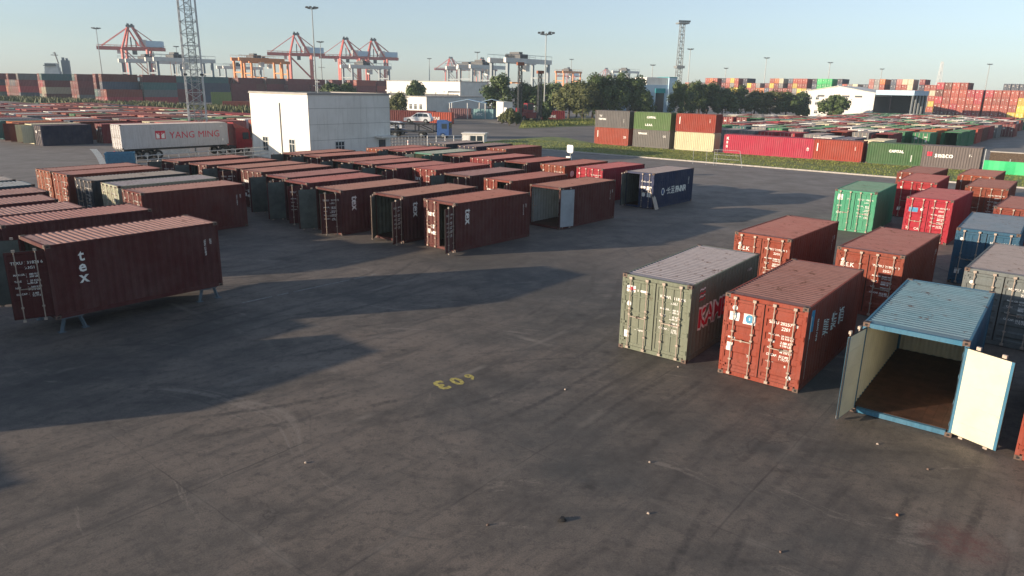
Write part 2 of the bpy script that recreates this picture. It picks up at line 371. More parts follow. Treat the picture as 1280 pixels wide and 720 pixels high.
def side_mark(sign, mats, L=6.058):
    pts = SIDE if L < 7 else SIDE40; return sign.build('lettering', mats, side_fn(pts), [p[0] for p in pts], 0)
def door_mark(sign, mats, style): return sign.build('lettering', mats, door_fn(style), [p[0] for p in door_profile(style)], 1)

def container(name_, loc, th, colour, label, group, L=6.058, ld=0, rd=0, style='flat', inner='inner', cat='container', roofc=None, z=0,
              left=None, right=None, side=None, doors=True):
    """loc = ground position of the left-hand corner of the door end, th = heading in degrees from door end to far end"""
    d = Vector((math.cos(R(th)), math.sin(R(th)), 0)); r = Vector((d.y, -d.x, 0))
    c = Vector((loc[0], loc[1], z)) + d * L / 2 + r * CW / 2
    root = thing(name_, label, cat, c, R(th - 90), group)
    link('frame', cm(('fr', L), lambda: m_frame(L)), root, color=colour)
    link('roof', cm(('rf', L, inner), lambda: m_roof(L, inner)), root, color=roofc or colour)
    sp = cm(('sd', L, inner), lambda: m_side(L, inner))
    s1 = link('side_panel', sp, root, color=colour); link('side_panel', sp, root, rz=math.pi, color=colour)
    link('end_panel', cm(('en', L, inner), lambda: m_end(L, inner)), root, color=colour)
    link('floor', cm(('fl', L), lambda: m_floor(L)), root)
    for sx in (-1, 1):
        for sy in (-1, 1):
            for zz in (.059, CH - .059):
                link('corner_casting', cm('cast', m_cast), root, (sx * (CW / 2 - .079), sy * (L / 2 - .087), zz))
    for sg, ang, mk in ((1, -ld, left), (-1, rd, right)):
        dr = link('door', cm(('dr', style, sg, inner), lambda: m_door(style, sg, inner)), root, (-sg * (CW / 2 - .065), -L / 2 + .012, 0), R(ang), colour)
        for u in (.27, .86): link('lock_rod', cm(('rod', sg if u < .5 else -sg), lambda: m_rod(sg if u < .5 else -sg)), dr, (sg * u, 0, 0))
        if mk: link('lettering', mk, dr)
    if side:
        for me in (side if isinstance(side, (list, tuple)) else [side]): link('lettering', me, s1)
    return root

# door and side markings ------------------------------------------------------------------
WT = ['white', 'redtxt', 'bluetxt']
def id_block(code, style, size_code='22G1', seed=0):
    # on the right door: u runs from -1.135 (middle) to 0 (hinge)
    s = Sign(); s.text(code, -1.00, 2.02, .135, spacing=1.02); s.text(size_code, -.62, 1.85, .13)
    for k, (a, bb) in enumerate((('MAX.GR.', '30480 KG\n67200 LB'), ('TARE', '2220 KG\n4890 LB'), ('NET', '28260 KG\n62310 LB'), ('CU.CAP.', '33.2 M3\n1172 FT3'))):
        z = 1.64 - k * .22; s.text(a, -.97, z, .085); s.text(bb, -.62, z, .085)
    return cm(('idb', code, style), lambda: door_mark(s, WT, style))
def small_block(style, big='', sz=.22):
    s = Sign(); s.disc(.22, 2.1, .075); 
    if big: s.text(big, .12, 1.85, sz)
    s.text('CSC SAFETY\nAPPROVAL', .14, .70, .05); s.rect(.14, .48, .34, .66)
    return cm(('smb', style, big), lambda: door_mark(s, WT, style))
def side_id(code): return cm(('sid', code), lambda: side_mark(Sign().text(code, 2.42, 1.98, .11, rot=-math.pi / 2).text('22G1', 2.65, 1.98, .1, rot=-math.pi / 2), WT))
def tex_rot(): return cm('texr', lambda: side_mark(Sign().text('tex', -2.25, 2.20, .62, rot=-math.pi / 2, bold=.018), WT))
def tex_up(): return cm('texu', lambda: side_mark(Sign().text('t', -2.05, 1.90, .55, bold=.012).text('e', -2.10, 1.52, .55, bold=.012).text('x', -2.10, 1.14, .55, bold=.012), WT))

BROWN = (.120, .024, .025); BROWN2 = (.142, .034, .030); MAROON = (.135, .020, .028); RED = (.33, .075, .042); ORED = (.30, .07, .035)
# ------------------------------------------------------------------ right-hand group
G_R = 'containers parked in rows on the right of the yard'
sK = side_mark(Sign().text('KAMBARA', -2.25, .98, .92, 0, spacing=1.0, bold=.085).text('KAMBARA', -2.25, .98, .92, 1, spacing=1.0, bold=.012)
               .rect(-2.35, 2.26, -1.85, 2.31).rect(-2.35, 2.13, -1.85, 2.18, 1).rect(-2.35, 2.03, -1.85, 2.08).rect(-2.35, 1.92, -1.85, 1.97, 1).text('A 118026', 1.9, 2.1, .12), WT)
lK = Sign().rect(.10, 2.00, .42, 2.22).rect(.10, 2.09, .42, 2.12, 1).rect(.20, 2.04, .31, 2.18, 1).rect(.50, 2.05, .86, 2.12).disc(.22, 1.60, .085).rect(.10, .42, .27, .66).text('T', .24, .74, .12).text('-- Super', .48, .72, .10)
def near(cf, *a, **k): return container('shipping_container', (cf[0], cf[1]), cf[2], *a, **k)
near((3.66, 22.78, 52.5), (.23, .26, .20), 'grey green container with a pale grey roof and red KAMBARA lettering on its side', G_R, style='flat',
     roofc=(.30, .33, .36), left=door_mark(lK, WT, 'flat'), right=id_block('KDWU 118026 0', 'flat', '2261'), side=sK)
lB = Sign().disc(.27, 2.17, .08).rect(.12, 1.78, .42, 2.04).text('SLP', .15, 1.92, .12, 2).text('-----', .15, 1.83, .08, 2).rect(.55, 1.74, .92, 2.06).disc(.735, 1.90, .13, 2).text('S', .70, 1.86, .12).rect(.14, 1.20, .36, 1.26).rect(.12, .80, .30, 1.06).text('T', .75, .70, .12)
sB = Sign().rect(-2.62, 1.72, -2.28, 2.38, 2).rect(-2.60, 1.50, -2.42, 2.2).text('SLPU 202579', -1.75, 1.28, .13, rot=math.pi / 2).rect(-2.48, .25, -2.45, 1.6)
for k_, ch_ in enumerate('集装箱'): sB.text(ch_, -1.2 + k_ * .85, 1.25, .62)
rB = Sign().text('SLPU 202579 8', -1.00, 1.93, .135).text('2201', -.62, 1.78, .13)
for k, (a_, b_) in enumerate((('MAX.GR.', '24 000 KG\n52 910 LB'), ('TARE', '2 080 KG\n4 590 LB'), ('NET', '21 920 KG\n48 320 LB'), ('CU.CAP.', '33.2 M3\n1 172 FT'))): rB.text(a_, -.97, 1.58 - k * .21, .085).text(b_, -.60, 1.58 - k * .21, .085)
rB.disc(-.25, .38, .075).text('--|--  --', -.98, .74, .09).text('8', -.42, .66, .1)
near((6.46, 20.67, 51.3), RED, 'rust red container with two blue and white stickers on its ribbed doors, numbered SLPU 202579', G_R, style='rib',
     roofc=(.20, .085, .07), left=door_mark(lB, WT, 'rib'), right=door_mark(rB, WT, 'rib'), side=side_mark(sB, WT))
near((9.37, 18.02, 52.1), (.06, .22, .33), 'sky blue container standing open with cream linings to both of its swung doors', G_R, style='flat', inner='cream_inner',
     roofc=(.05, .27, .36), ld=98, rd=158)
near((20.36, 45.13, 52.5), (.09, .38, .24), 'bright green container beside the kerb with pale lettering on its doors', G_R, style='flat', roofc=(.05, .28, .19),
     left=door_mark(Sign().rect(.12, 1.95, .42, 2.3).text('CIMC', .14, 1.55, .12).text('T', .7, 2.0, .12).text('GLC', .14, 1.1, .16), WT, 'flat'), right=id_block('GESU 307812 4', 'flat'))
near((9.62, 30.37, 49.1), ORED, 'red brown container directly behind the grey green one with slanted white initials on its door', G_R, style='rib', roofc=(.27, .09, .075),
     left=small_block('rib', 'B.E.K', .24), right=id_block('WTBU 218079 3', 'rib'), side=side_id('WTBU 218079'))
near((12.88, 27.67, 49.0), ORED, 'red brown container behind the rust red stickered one, its lower doors in shade', G_R, style='rib', roofc=(.24, .08, .07),
     left=small_block('rib', 'B.E.K', .24), right=id_block('WTBU 218071 2', 'rib'), side=side_id('WTBU 218071'))
near((23.41, 42.35, 49.0), (.42, .03, .06), 'crimson container beside the bright green one with a grey sticker on its left door', G_R, style='rib', roofc=(.34, .07, .08),
     left=door_mark(Sign().rect(.14, 1.72, .62, 1.98, 2).disc(.82, 1.9, .08).text('22', .12, .7, .2).text('CAI', .55, .68, .2), WT, 'rib'), right=id_block('CAXU 603158 1', 'rib'))
near((27.17, 50.66, 52.4), (.40, .035, .05), 'pinkish red container seen over the roof of the crimson one', G_R, style='rib', roofc=(.36, .10, .09), left=small_block('rib'), right=id_block('TGHU 214780 6', 'rib'))
near((30.15, 56.52, 49.4), (.24, .06, .035), 'brown container farthest back in the column behind the crimson one', G_R, style='rib', roofc=(.22, .085, .07), left=small_block('rib'), right=id_block('FCIU 381204 5', 'rib'))
near((34.10, 55.16, 50.2), (.33, .085, .035), 'orange brown container with its doors towards us, farthest right beside the grass', G_R, style='flat', roofc=(.30, .11, .08), left=small_block('flat'), right=id_block('GATU 094411 7', 'flat'))
near((30.37, 48.07, 51.3), (.27, .07, .035), 'brown container behind and right of the crimson one, in front of the orange brown one', G_R, style='rib', roofc=(.24, .09, .07), left=small_block('rib', 'APL', .2), right=id_block('APZU 351207 4', 'rib'))
near((26.41, 38.97, 49.4), (.26, .06, .035), 'brown container cut by the right edge of the photo behind the dark blue one', G_R, style='rib', roofc=(.25, .09, .075), left=small_block('rib'), right=id_block('UESU 240518 9', 'rib'))
near((20.35, 32.26, 52.5), (.03, .14, .23), 'deep blue container near the right edge with pale lock rods', G_R, style='flat', roofc=(.055, .19, .28), left=small_block('flat'), right=id_block('HDMU 220461 3', 'flat'))
near((15.99, 24.47, 49.0), (.20, .23, .23), 'dull grey container on the right edge behind the sky blue open one', G_R, style='rib', roofc=(.24, .26, .27), left=small_block('rib'), right=id_block('MSKU 317722 0', 'rib', '22G1'))
dl = Vector((math.cos(R(52)), math.sin(R(52)), 0))
near((*(12.2, 15.5), 52), RED, 'red container at the lower right edge of the photo, only one lower corner showing', G_R, style='rib', roofc=(.26, .09, .07), left=small_block('rib'), right=id_block('SLPU 202604 1', 'rib'))

# ------------------------------------------------------------------ middle group
G_M = 'brown containers standing in rows in the middle of the yard'
TX = dict(group=G_M, style='flat')
texid = lambda c: id_block(c, 'flat')
lT = cm('ltex', lambda: door_mark(Sign().text('tex', .22, 1.72, .40, bold=.015).rect(.5, 1.05, .72, 1.25).rect(.2, .75, .42, 1.0).rect(.5, .72, .85, .9), WT, 'flat'))
near((-4.85, 38.14, 49.0), BROWN2, 'brown tex container nearest in the middle group, one door sunlit and shut, one swung out', ld=0, rd=112, left=lT, right=texid('TEXU 221904 7'), side=[tex_rot(), side_id('TEXU 221904')], roofc=(.26, .085, .06), **TX)
near((-7.91, 40.08, 50.7), BROWN, 'brown tex container with both doors out and its grey green lining showing', ld=50, rd=111, right=texid('TEXU 284410 2'), side=[tex_rot(), side_id('TEXU 284410')], roofc=(.25, .12, .085), **TX)
near((-11.69, 41.98, 49.0), BROWN, 'brown tex container second to the left of the one showing its lining, doors spread wide', ld=112, rd=66, right=texid('TEXU 301175 5'), side=[tex_rot(), side_id('TEXU 301175')], roofc=(.25, .12, .09), **TX)
near((-14.47, 44.89, 50.2), MAROON, 'maroon container with spread doors, fourth from the right in the middle group front row', ld=112, rd=64, right=texid('TEXU 290037 4'), side=side_id('TEXU 290037'), roofc=(.28, .08, .075), **TX)
near((-16.43, 47.29, 51.1), MAROON, 'dusky maroon container, doors spread, fifth from the right in the middle group front row', ld=110, rd=66, right=texid('TEXU 299310 1'), side=side_id('TEXU 299310'), roofc=(.22, .09, .09), **TX)
near((-19.08, 49.92, 52.5), BROWN2, 'brown container with shut doors sunlit at the top, sixth in the middle front row', right=texid('TEXU 277125 3'), left=lT, side=side_id('TEXU 277125'), roofc=(.26, .11, .085), **TX)
near((-21.42, 51.65, 52.5), BROWN, 'dark brown open container left of the shut one in the middle front row', ld=100, rd=60, right=texid('TEXU 260451 6'), roofc=(.26, .12, .09), **TX)
near((-24.31, 53.57, 52.5), BROWN2, 'brown container with its left door swung out, second from left in the middle front row', ld=105, rd=0, left=lT, right=texid('TEXU 265112 0'), roofc=(.27, .10, .075), **TX)
near((-27.31, 55.65, 52.5), BROWN, 'brown open container farthest left in the middle front row, beside the white railing', ld=95, rd=70, right=texid('TEXU 255900 8'), roofc=(.25, .10, .08), **TX)
near((-20.25, 63.06, 52.5), BROWN, 'brown container hard against the white building, farthest left of the second row', ld=105, rd=80, roofc=(.26, .11, .085), **TX)
near((-17.95, 61.33, 49.0), BROWN, 'brown container with open dark end, next to the white building and right of its twin', ld=105, rd=85, roofc=(.27, .10, .08), **TX)
near((-14.65, 57.94, 51.2), BROWN, 'brown open container third from the left in the second row of the middle group', ld=100, rd=80, roofc=(.26, .10, .085), **TX)
near((-12.67, 56.29, 49.0), MAROON, 'maroon open container fourth from the left in the second row of the middle group', ld=100, rd=85, roofc=(.27, .09, .08), **TX)
near((-10.42, 53.74, 49.6), MAROON, 'maroon open container fifth from the left in the second row of the middle group', ld=110, rd=80, roofc=(.28, .085, .08), **TX)
near((-7.55, 53.06, 51.8), (.25, .045, .035), 'red brown container with shut sunlit doors in the second row of the middle group', left=lT, right=texid('CRXU 219022 5'), roofc=(.30, .08, .075), **TX)
near((-4.89, 49.96, 50.8), (.11, .04, .04), 'dark container with a dusky mauve roof and a teal door lining, behind the tex ones', ld=112, rd=70, roofc=(.18, .11, .12), **TX)
near((-2.01, 47.64, 49.0), (.24, .05, .03), 'brown container, left door sunlit and shut, beside the one with the pale ribbed door', ld=0, rd=112, left=lT, roofc=(.27, .08, .065), **TX)
near((1.01, 44.82, 49.0), (.135, .03, .026), 'brown container with a pale grey ribbed door folded back against its side', ld=262, rd=252, inner='paleinner', side=side_id('CRXU 231180'), roofc=(.24, .10, .07), **TX)
near((-14.25, 69.30, 51.0), (.26, .07, .03), 'rust brown container with shut doors at the left end of the third row', left=lT, right=texid('GLDU 318040 2'), roofc=(.27, .09, .075), **TX)
near((-11.93, 68.02, 50.7), MAROON, 'maroon container between the rust brown shut one and the pale green one', ld=110, rd=80, roofc=(.33, .09, .085), **TX)
near((-9.17, 65.71, 51.4), (.09, .26, .21), 'pale green container, the only green one in the middle group', ld=95, rd=80, inner='cream_inner', roofc=(.24, .36, .31), **TX)
near((-6.44, 64.32, 51.1), BROWN, 'brown open container just right of the pale green one', ld=110, rd=75, roofc=(.30, .11, .09), **TX)
near((-3.79, 61.61, 50.5), (.26, .03, .035), 'crimson brown container with shut doors, two to the right of the pale green one', left=small_block('flat'), right=texid('CAXU 244190 6'), side=cm('sqm', lambda: side_mark(Sign().rect(.9, 1.2, 1.3, 1.7), WT)), roofc=(.33, .10, .095), **TX)
near((-0.82, 59.44, 50.4), (.17, .035, .03), 'brown open container with white marks on its shaded side in the third row', ld=110, rd=112, side=cm('sqn', lambda: side_mark(Sign().text('M', -2.3, 1.0, .7, bold=.03), WT)), roofc=(.29, .08, .07), **TX)
near((2.09, 57.53, 49.6), (.28, .07, .03), 'tan brown container with a round badge on its side, beside the pink red one', left=small_block('flat'), right=texid('TRLU 381142 0'), side=cm('sqo', lambda: side_mark(Sign().disc(-2.0, 1.9, .25).rect(-2.2, .9, -1.8, 1.5), WT)), roofc=(.30, .09, .075), **TX)
near((4.85, 55.74, 49.0), (.40, .025, .055), 'pink red container with bright shut doors, left of the navy one', left=small_block('rib'), right=id_block('CAXU 651137 2', 'rib'), group=G_M, style='rib', roofc=(.36, .07, .085))
sN = Sign().disc(-1.55, 1.15, .27).disc(-1.55, 1.15, .18, 1).text('长运', -1.05, .95, .62, bold=.01).text('FNNR', .35, .95, .62, bold=.03).text('FNNU 210', 2.3, 1.95, .12, rot=-math.pi / 2)
me = side_mark(sN, ['white', 'blue'])
near((8.29, 53.34, 49.0), (.022, .05, .13), 'navy blue container with white side lettering at the right end of the middle group', ld=75, rd=0, group=G_M, style='flat', roofc=(.22, .24, .26),
     right=door_mark(Sign().text('FNNU 210384', -.98, 1.9, .14).rect(-1.0, 1.45, -.55, 1.6).rect(-.5, 1.35, -.1, 1.62).disc(-.75, 1.0, .16).rect(-.45, .85, -.12, 1.25), WT, 'flat'), side=me)
near((-9.09, 76.79, 52.5), (.03, .05, .07), 'dark slate container at the back of the middle group beside the white hut', ld=0, rd=0, left=small_block('flat'), roofc=(.17, .19, .20), **TX)
near((-5.82, 74.29, 52.5), (.025, .03, .08), 'navy container with a dusty dark roof at the back of the middle group', ld=0, rd=0, left=small_block('flat'), roofc=(.13, .13, .14), **TX)
near((-2.77, 72.22, 52.5), (.24, .06, .035), 'rust brown container in the back row nearest the grass verge', left=small_block('flat'), right=texid('GLDU 330471 7'), roofc=(.25, .09, .08), **TX)

# ------------------------------------------------------------------ left group
G_L = 'containers standing in rows on the left of the yard'
TL = dict(group=G_L, style='rib')
near((-32.32, 48.24, 52.5), (.30, .10, .05), 'faded orange brown container at the back left with sunlit doors', left=small_block('rib'), right=id_block('CLHU 281177 2', 'rib'), roofc=(.26, .13, .11), **TL)
near((-30.21, 46.65, 51.4), (.28, .08, .045), 'faded brown container with sunlit doors, beside the dark blue one on the left', left=small_block('rib'), right=id_block('CLHU 284033 5', 'rib'), roofc=(.28, .12, .10), **TL)
near((-27.24, 44.15, 51.5), (.025, .045, .07), 'dark blue grey container with a pale dusty roof in the left group', left=small_block('rib'), right=id_block('IPXU 300188 9', 'rib'), roofc=(.22, .25, .23), **TL)
near((-24.50, 42.17, 49.6), (.42, .44, .34), 'cream ended container with a bluish dusty roof in the left group', left=small_block('rib'), right=id_block('IPXU 310247 4', 'rib'), roofc=(.20, .24, .28), **TL)
near((-21.91, 39.64, 50.0), (.17, .035, .028), 'brown container with bright orange red door tops, behind the propped tex one and its neighbour', left=small_block('rib'), right=id_block('TEXU 244816 3', 'rib'), side=side_id('TEXU 244816'), roofc=(.32, .17, .14), **TL)
K = [((-35.7, 39.7), (.30, .30, .28), (.34, .36, .34), 'grey container with a white dusty roof farthest up the left edge'),
     ((-33.3, 37.8), (.05, .12, .16), (.28, .38, .40), 'teal blue container with a pale roof, second up from the farthest at the left edge'),
     ((-30.9, 35.3), BROWN, (.34, .20, .17), 'brown container with a ribbed pale roof next to the teal blue one'),
     ((-28.8, 32.7), MAROON, (.36, .20, .17), 'maroon container with a ribbed pale roof, second nearer than the teal blue one'),
     ((-26.2, 30.6), MAROON, (.40, .23, .20), 'maroon container at the left edge whose ribbed roof just touches its longer looking neighbour'),
     ((-22.9, 30.3), BROWN, (.40, .19, .16), 'brown container right behind the propped tex one with a rosy ribbed roof')]
for i_, (p_, c_, rc_, lb_) in enumerate(K):
    near((p_[0], p_[1], 49.5), c_, lb_, ld=0 if i_ < 4 else 110, rd=0 if i_ < 4 else 80, right=texid('TEXU 24%d' % (4100 + i_ * 37)) if i_ > 3 else None, roofc=rc_, group=G_L, style='flat')
prop = container('shipping_container', (-17.41, 24.53), 50.6, BROWN, 'big brown tex container on the left, raised clear of the ground on legs', G_L, ld=115, rd=72, style='flat', z=.52,
          right=texid('TEXU 231874 6'), side=[tex_up(), side_id('TEXU 231874')], roofc=(.42, .24, .20))
# containers just outside the left edge of the photo: their shadows reach into it
for p_, lb_ in (((-22.7, 14.9), 'brown container outside the left edge, in front of the propped one'), ((-25.6, 17.3), 'brown container outside the left edge, second from the propped one'), ((-28.0, 19.8), 'brown container outside the left edge, third from the propped one'), ((-28.9, 6.6), 'brown container outside the left edge, nearest the camera')):
    near((p_[0], p_[1], 50), BROWN, lb_, roofc=(.30, .17, .14), group=G_L, style='flat')
# blue legs under the propped one: four separate trestles
d_ = Vector((math.cos(R(50.6)), math.sin(R(50.6)), 0)); r_ = Vector((d_.y, -d_.x, 0)); o_ = Vector((-17.41, 24.53, 0))
LG = ['lettered side, door end', 'far side, door end', 'lettered side, closed end', 'far side, closed end']
for i_, (s_, a_) in enumerate(((2.25, .55), (.2, .55), (2.25, 5.5), (.2, 5.5))):
    p = o_ + d_ * a_ + r_ * s_; t_ = thing('trestle', 'short blue grey trestle holding up the propped tex container, ' + LG[i_], 'trestle', p, R(50.6), 'trestles under the propped container')
    b = MB(); b.box(-.35, -.09, .46, .35, .09, .518); b.obj('top_beam', 'slateb', t_)
    for sx in (-1, 1):
        b = MB(); b.bar((sx * .38, 0, 0), (sx * .25, 0, .46), .09); b.cbox(sx * .38, 0, .01, .22, .22, .02); b.obj('leg', 'slateb', t_)
# ------------------------------------------------------------------ kerb-side row, seen side on
G_K = 'containers in a line behind the grass verge'
def row(u0, th, colour, label, z=0, L=6.058, sign=None, roofc=None, style='rib', mats=None):
    dd = Vector((math.cos(R(th)), math.sin(R(th)))); rr = Vector((dd.y, -dd.x))
    p = Vector(u0) - rr * CW
    return container('shipping_container', p, th, colour, label, G_K, L=L, style=style, z=z, roofc=roofc, left=small_block('rib'), right=id_block('TRIU 391550 4', 'rib'),
                     side=side_mark(sign, mats or WT, L) if sign else None)
vs = lambda s: s.rect(-2.5, 1.1, -2.38, 2.1).text('21870', 2.1, 1.9, .2, rot=-math.pi / 2)
row((12.62, 115.11), -37.5, (.36, .09, .055), 'orange red container at the bottom of the leftmost two high stack', sign=Sign().rect(-2.5, 1.1, -2.38, 2.1).text('28', 2.1, 1.1, .5))
row((12.62, 115.11), -37.5, (.17, .17, .17), 'dark grey container on top of the leftmost two high stack', z=2.591, sign=Sign().text('W', -2.3, 1.6, .5).text('TRITON', -2.4, 1.15, .36, bold=.02).text('|', 2.0, 1.0, .6))
row((18.05, 110.94), -37.5, (.19, .19, .18), 'mid grey container at the bottom of the middle two high stack', sign=Sign().text('TIPHOOK', -2.2, 1.9, .34, bold=.02).text('GE', 1.9, 1.6, .4))
row((18.05, 110.94), -37.5, (.13, .22, .09), 'olive green container on top of the middle two high stack', z=2.591, sign=Sign().text('CAPITAL', -.9, 1.7, .38, bold=.02).text('L.E.A.S.', -1.1, .6, .4, bold=.02))
row((23.51, 106.75), -37.5, (.62, .60, .42), 'cream container at the bottom of the right hand two high stack')
row((23.51, 106.75), -37.5, (.34, .07, .045), 'bright rust red container on top of the right hand two high stack', z=2.591, sign=vs(Sign()))
row((29.45, 102.19), -37.5, (.46, .05, .10), 'long crimson pink container, twice as long as its neighbours in the line', L=12.19, sign=Sign().text('K', -5.7, 1.9, .45, bold=.03).text('S', -5.7, 1.35, .45, bold=.03).text('S', -5.7, .8, .45, bold=.03).text('40', 5.2, 1.5, .5, rot=-math.pi / 2))
row((39.02, 94.85), -37.5, (.38, .08, .05), 'coral red container between the long pink one and the dark green one', sign=vs(Sign()))
row((44.28, 90.82), -37.5, (.07, .17, .07), 'dark green container lettered CAPITAL', sign=Sign().text('CAPITAL', -.6, 1.5, .42, bold=.025).rect(1.9, .5, 2.0, 1.3))
row((49.10, 87.12), -37.5, (.19, .17, .165), 'weathered grey container lettered seaco, last in the line', sign=Sign().text('seaco', -1.7, 1.25, .85, bold=.018).rect(-2.5, 1.35, -1.95, 1.85, 1).text('F-', 1.8, 1.5, .4), mats=['white', 'redtxt', 'bluetxt'])

# ------------------------------------------------------------------ ground and the verge
def sheet(name, pts, z, mat, kind='structure'):
    me = bpy.data.meshes.new(name); me.from_pydata([(x, y, z) for x, y in pts], [], [tuple(range(len(pts)))]); me.materials.append(M[mat]); o = link(name, me); o['kind'] = kind; return o
sheet('ground', [(-5000, -400), (5000, -400), (5000, 7000), (-5000, 7000)], 0, 'ground')
KD = Vector((math.cos(R(-37.5)), math.sin(R(-37.5)))); KN = Vector((-KD.y, KD.x))
K0 = Vector((12.5, 115.2)) - KN * 15.8      # kerb line
def kp(s, t): p = K0 + KD * s + KN * t; return (p.x, p.y)
b = MB(); segs = 90
for k in range(segs):
    a, c = -13 + k * 1.2, -13 + (k + 1) * 1.2 - .012
    p, q, r0, s0 = kp(a, 0), kp(c, 0), kp(c, .22), kp(a, .22); b.add([(*p, 0), (*q, 0), (*r0, 0), (*s0, 0), (*p, .14), (*q, .14), (*r0, .14), (*s0, .14)], [(4, 5, 6, 7), (0, 1, 5, 4), (1, 2, 6, 5), (3, 0, 4, 7), (2, 3, 7, 6)])
structure(b.obj('kerb', 'concrete'))
b = MB(); nx, ny = 220, 16; rng = random.Random(4)
for j in range(ny + 1):
    for i in range(nx + 1):
        s_ = -13 + 108 * i / nx; t_ = .2 + 14.4 * j / ny + (9.0 * (j / ny) * max(0, min(1, (4 - s_) / 14)) ** 1.3 if s_ < 4 else 0)
        p = kp(s_, t_); h = .10 + .05 * math.sin(math.pi * j / ny) * (.6 + .8 * noise.noise(Vector((s_ * .35, t_ * .5, 0)))) + .03 * noise.noise(Vector((s_ * 3, t_ * 3, 0)))
        b.v.append((*p, max(.03, h) if 0 < j < ny else .03 if j else .12))
for j in range(ny):
    for i in range(nx): a = j * (nx + 1) + i; b.f.append((a, a + 1, a + nx + 2, a + nx + 1)); b.m.append(0)
tag(b.obj('grass_verge', 'grass'), kind='structure')
def blades(name, n, place, h0, h1, seed, mat='grass', wd=.05):
    rng = random.Random(seed); b = MB()
    for _ in range(n):
        x, y = place(rng); h = rng.uniform(h0, h1); a = rng.uniform(0, 6.28); dx, dy = math.cos(a) * wd, math.sin(a) * wd; lx, ly = rng.uniform(-.5, .5) * h, rng.uniform(-.5, .5) * h
        z = .05; b.add([(x - dx, y - dy, z), (x + dx, y + dy, z), (x + lx, y + ly, z + h)], [(0, 1, 2)])
    return tag(b.obj(name, mat), kind='stuff')
def vp(rng):
    s_ = rng.uniform(-12, 95); return kp(s_, rng.uniform(.2, 14.2))
tag(blades('grass', 42000, vp, .05, .20, 7, wd=.07), 'rough green grass growing along the verge behind the kerb', 'grass')
# asphalt of the access road beyond the verge, and its far grass
sheet('access_road', [(-11.5, 124.7), (12.8, 117.7), (18.5, 171.9), (2.0, 156.4), (-9.6, 200.0), (-34.0, 189.6), (-23.0, 127.9)], .004, 'asphalt')
sheet('grass_island', [(0.7, 152.9), (19.7, 172.3), (26.7, 209.9), (1.8, 194.7)], .05, 'grass')
I0 = [(1.1, 156.1), (19.8, 176.0), (25.1, 204.1), (2.1, 190.2)]
def ip(rng):
    u, v = rng.random(), rng.random(); a = Vector(I0[0]).lerp(Vector(I0[1]), u); c = Vector(I0[3]).lerp(Vector(I0[2]), u); p = a.lerp(c, v); return (p.x, p.y)
tag(blades('grass', 5000, ip, .3, .8, 8, wd=.09), 'grass on the island beside the access road under the tall lamp mast', 'grass')
F0 = [(-195.7, 278.5), (-128.7, 224.7), (-114.5, 253.1), (-69.0, 200.7), (-81.2, 236.6), (-165.9, 290.2), (-247.1, 352.1)]
sheet('grass_bank', F0, .05, 'grass')
def fp(rng):
    k = rng.random(); a = Vector((-210.3, 299.4)).lerp(Vector((-72.6, 211.4)), k); return (a.x + rng.uniform(-9, 9), a.y + rng.uniform(-8, 8))
tag(blades('scrub', 5000, fp, .8, 2.0, 9, 'leaf2', wd=.35), 'green scrub growing between the left field and the far stacks', 'scrub')

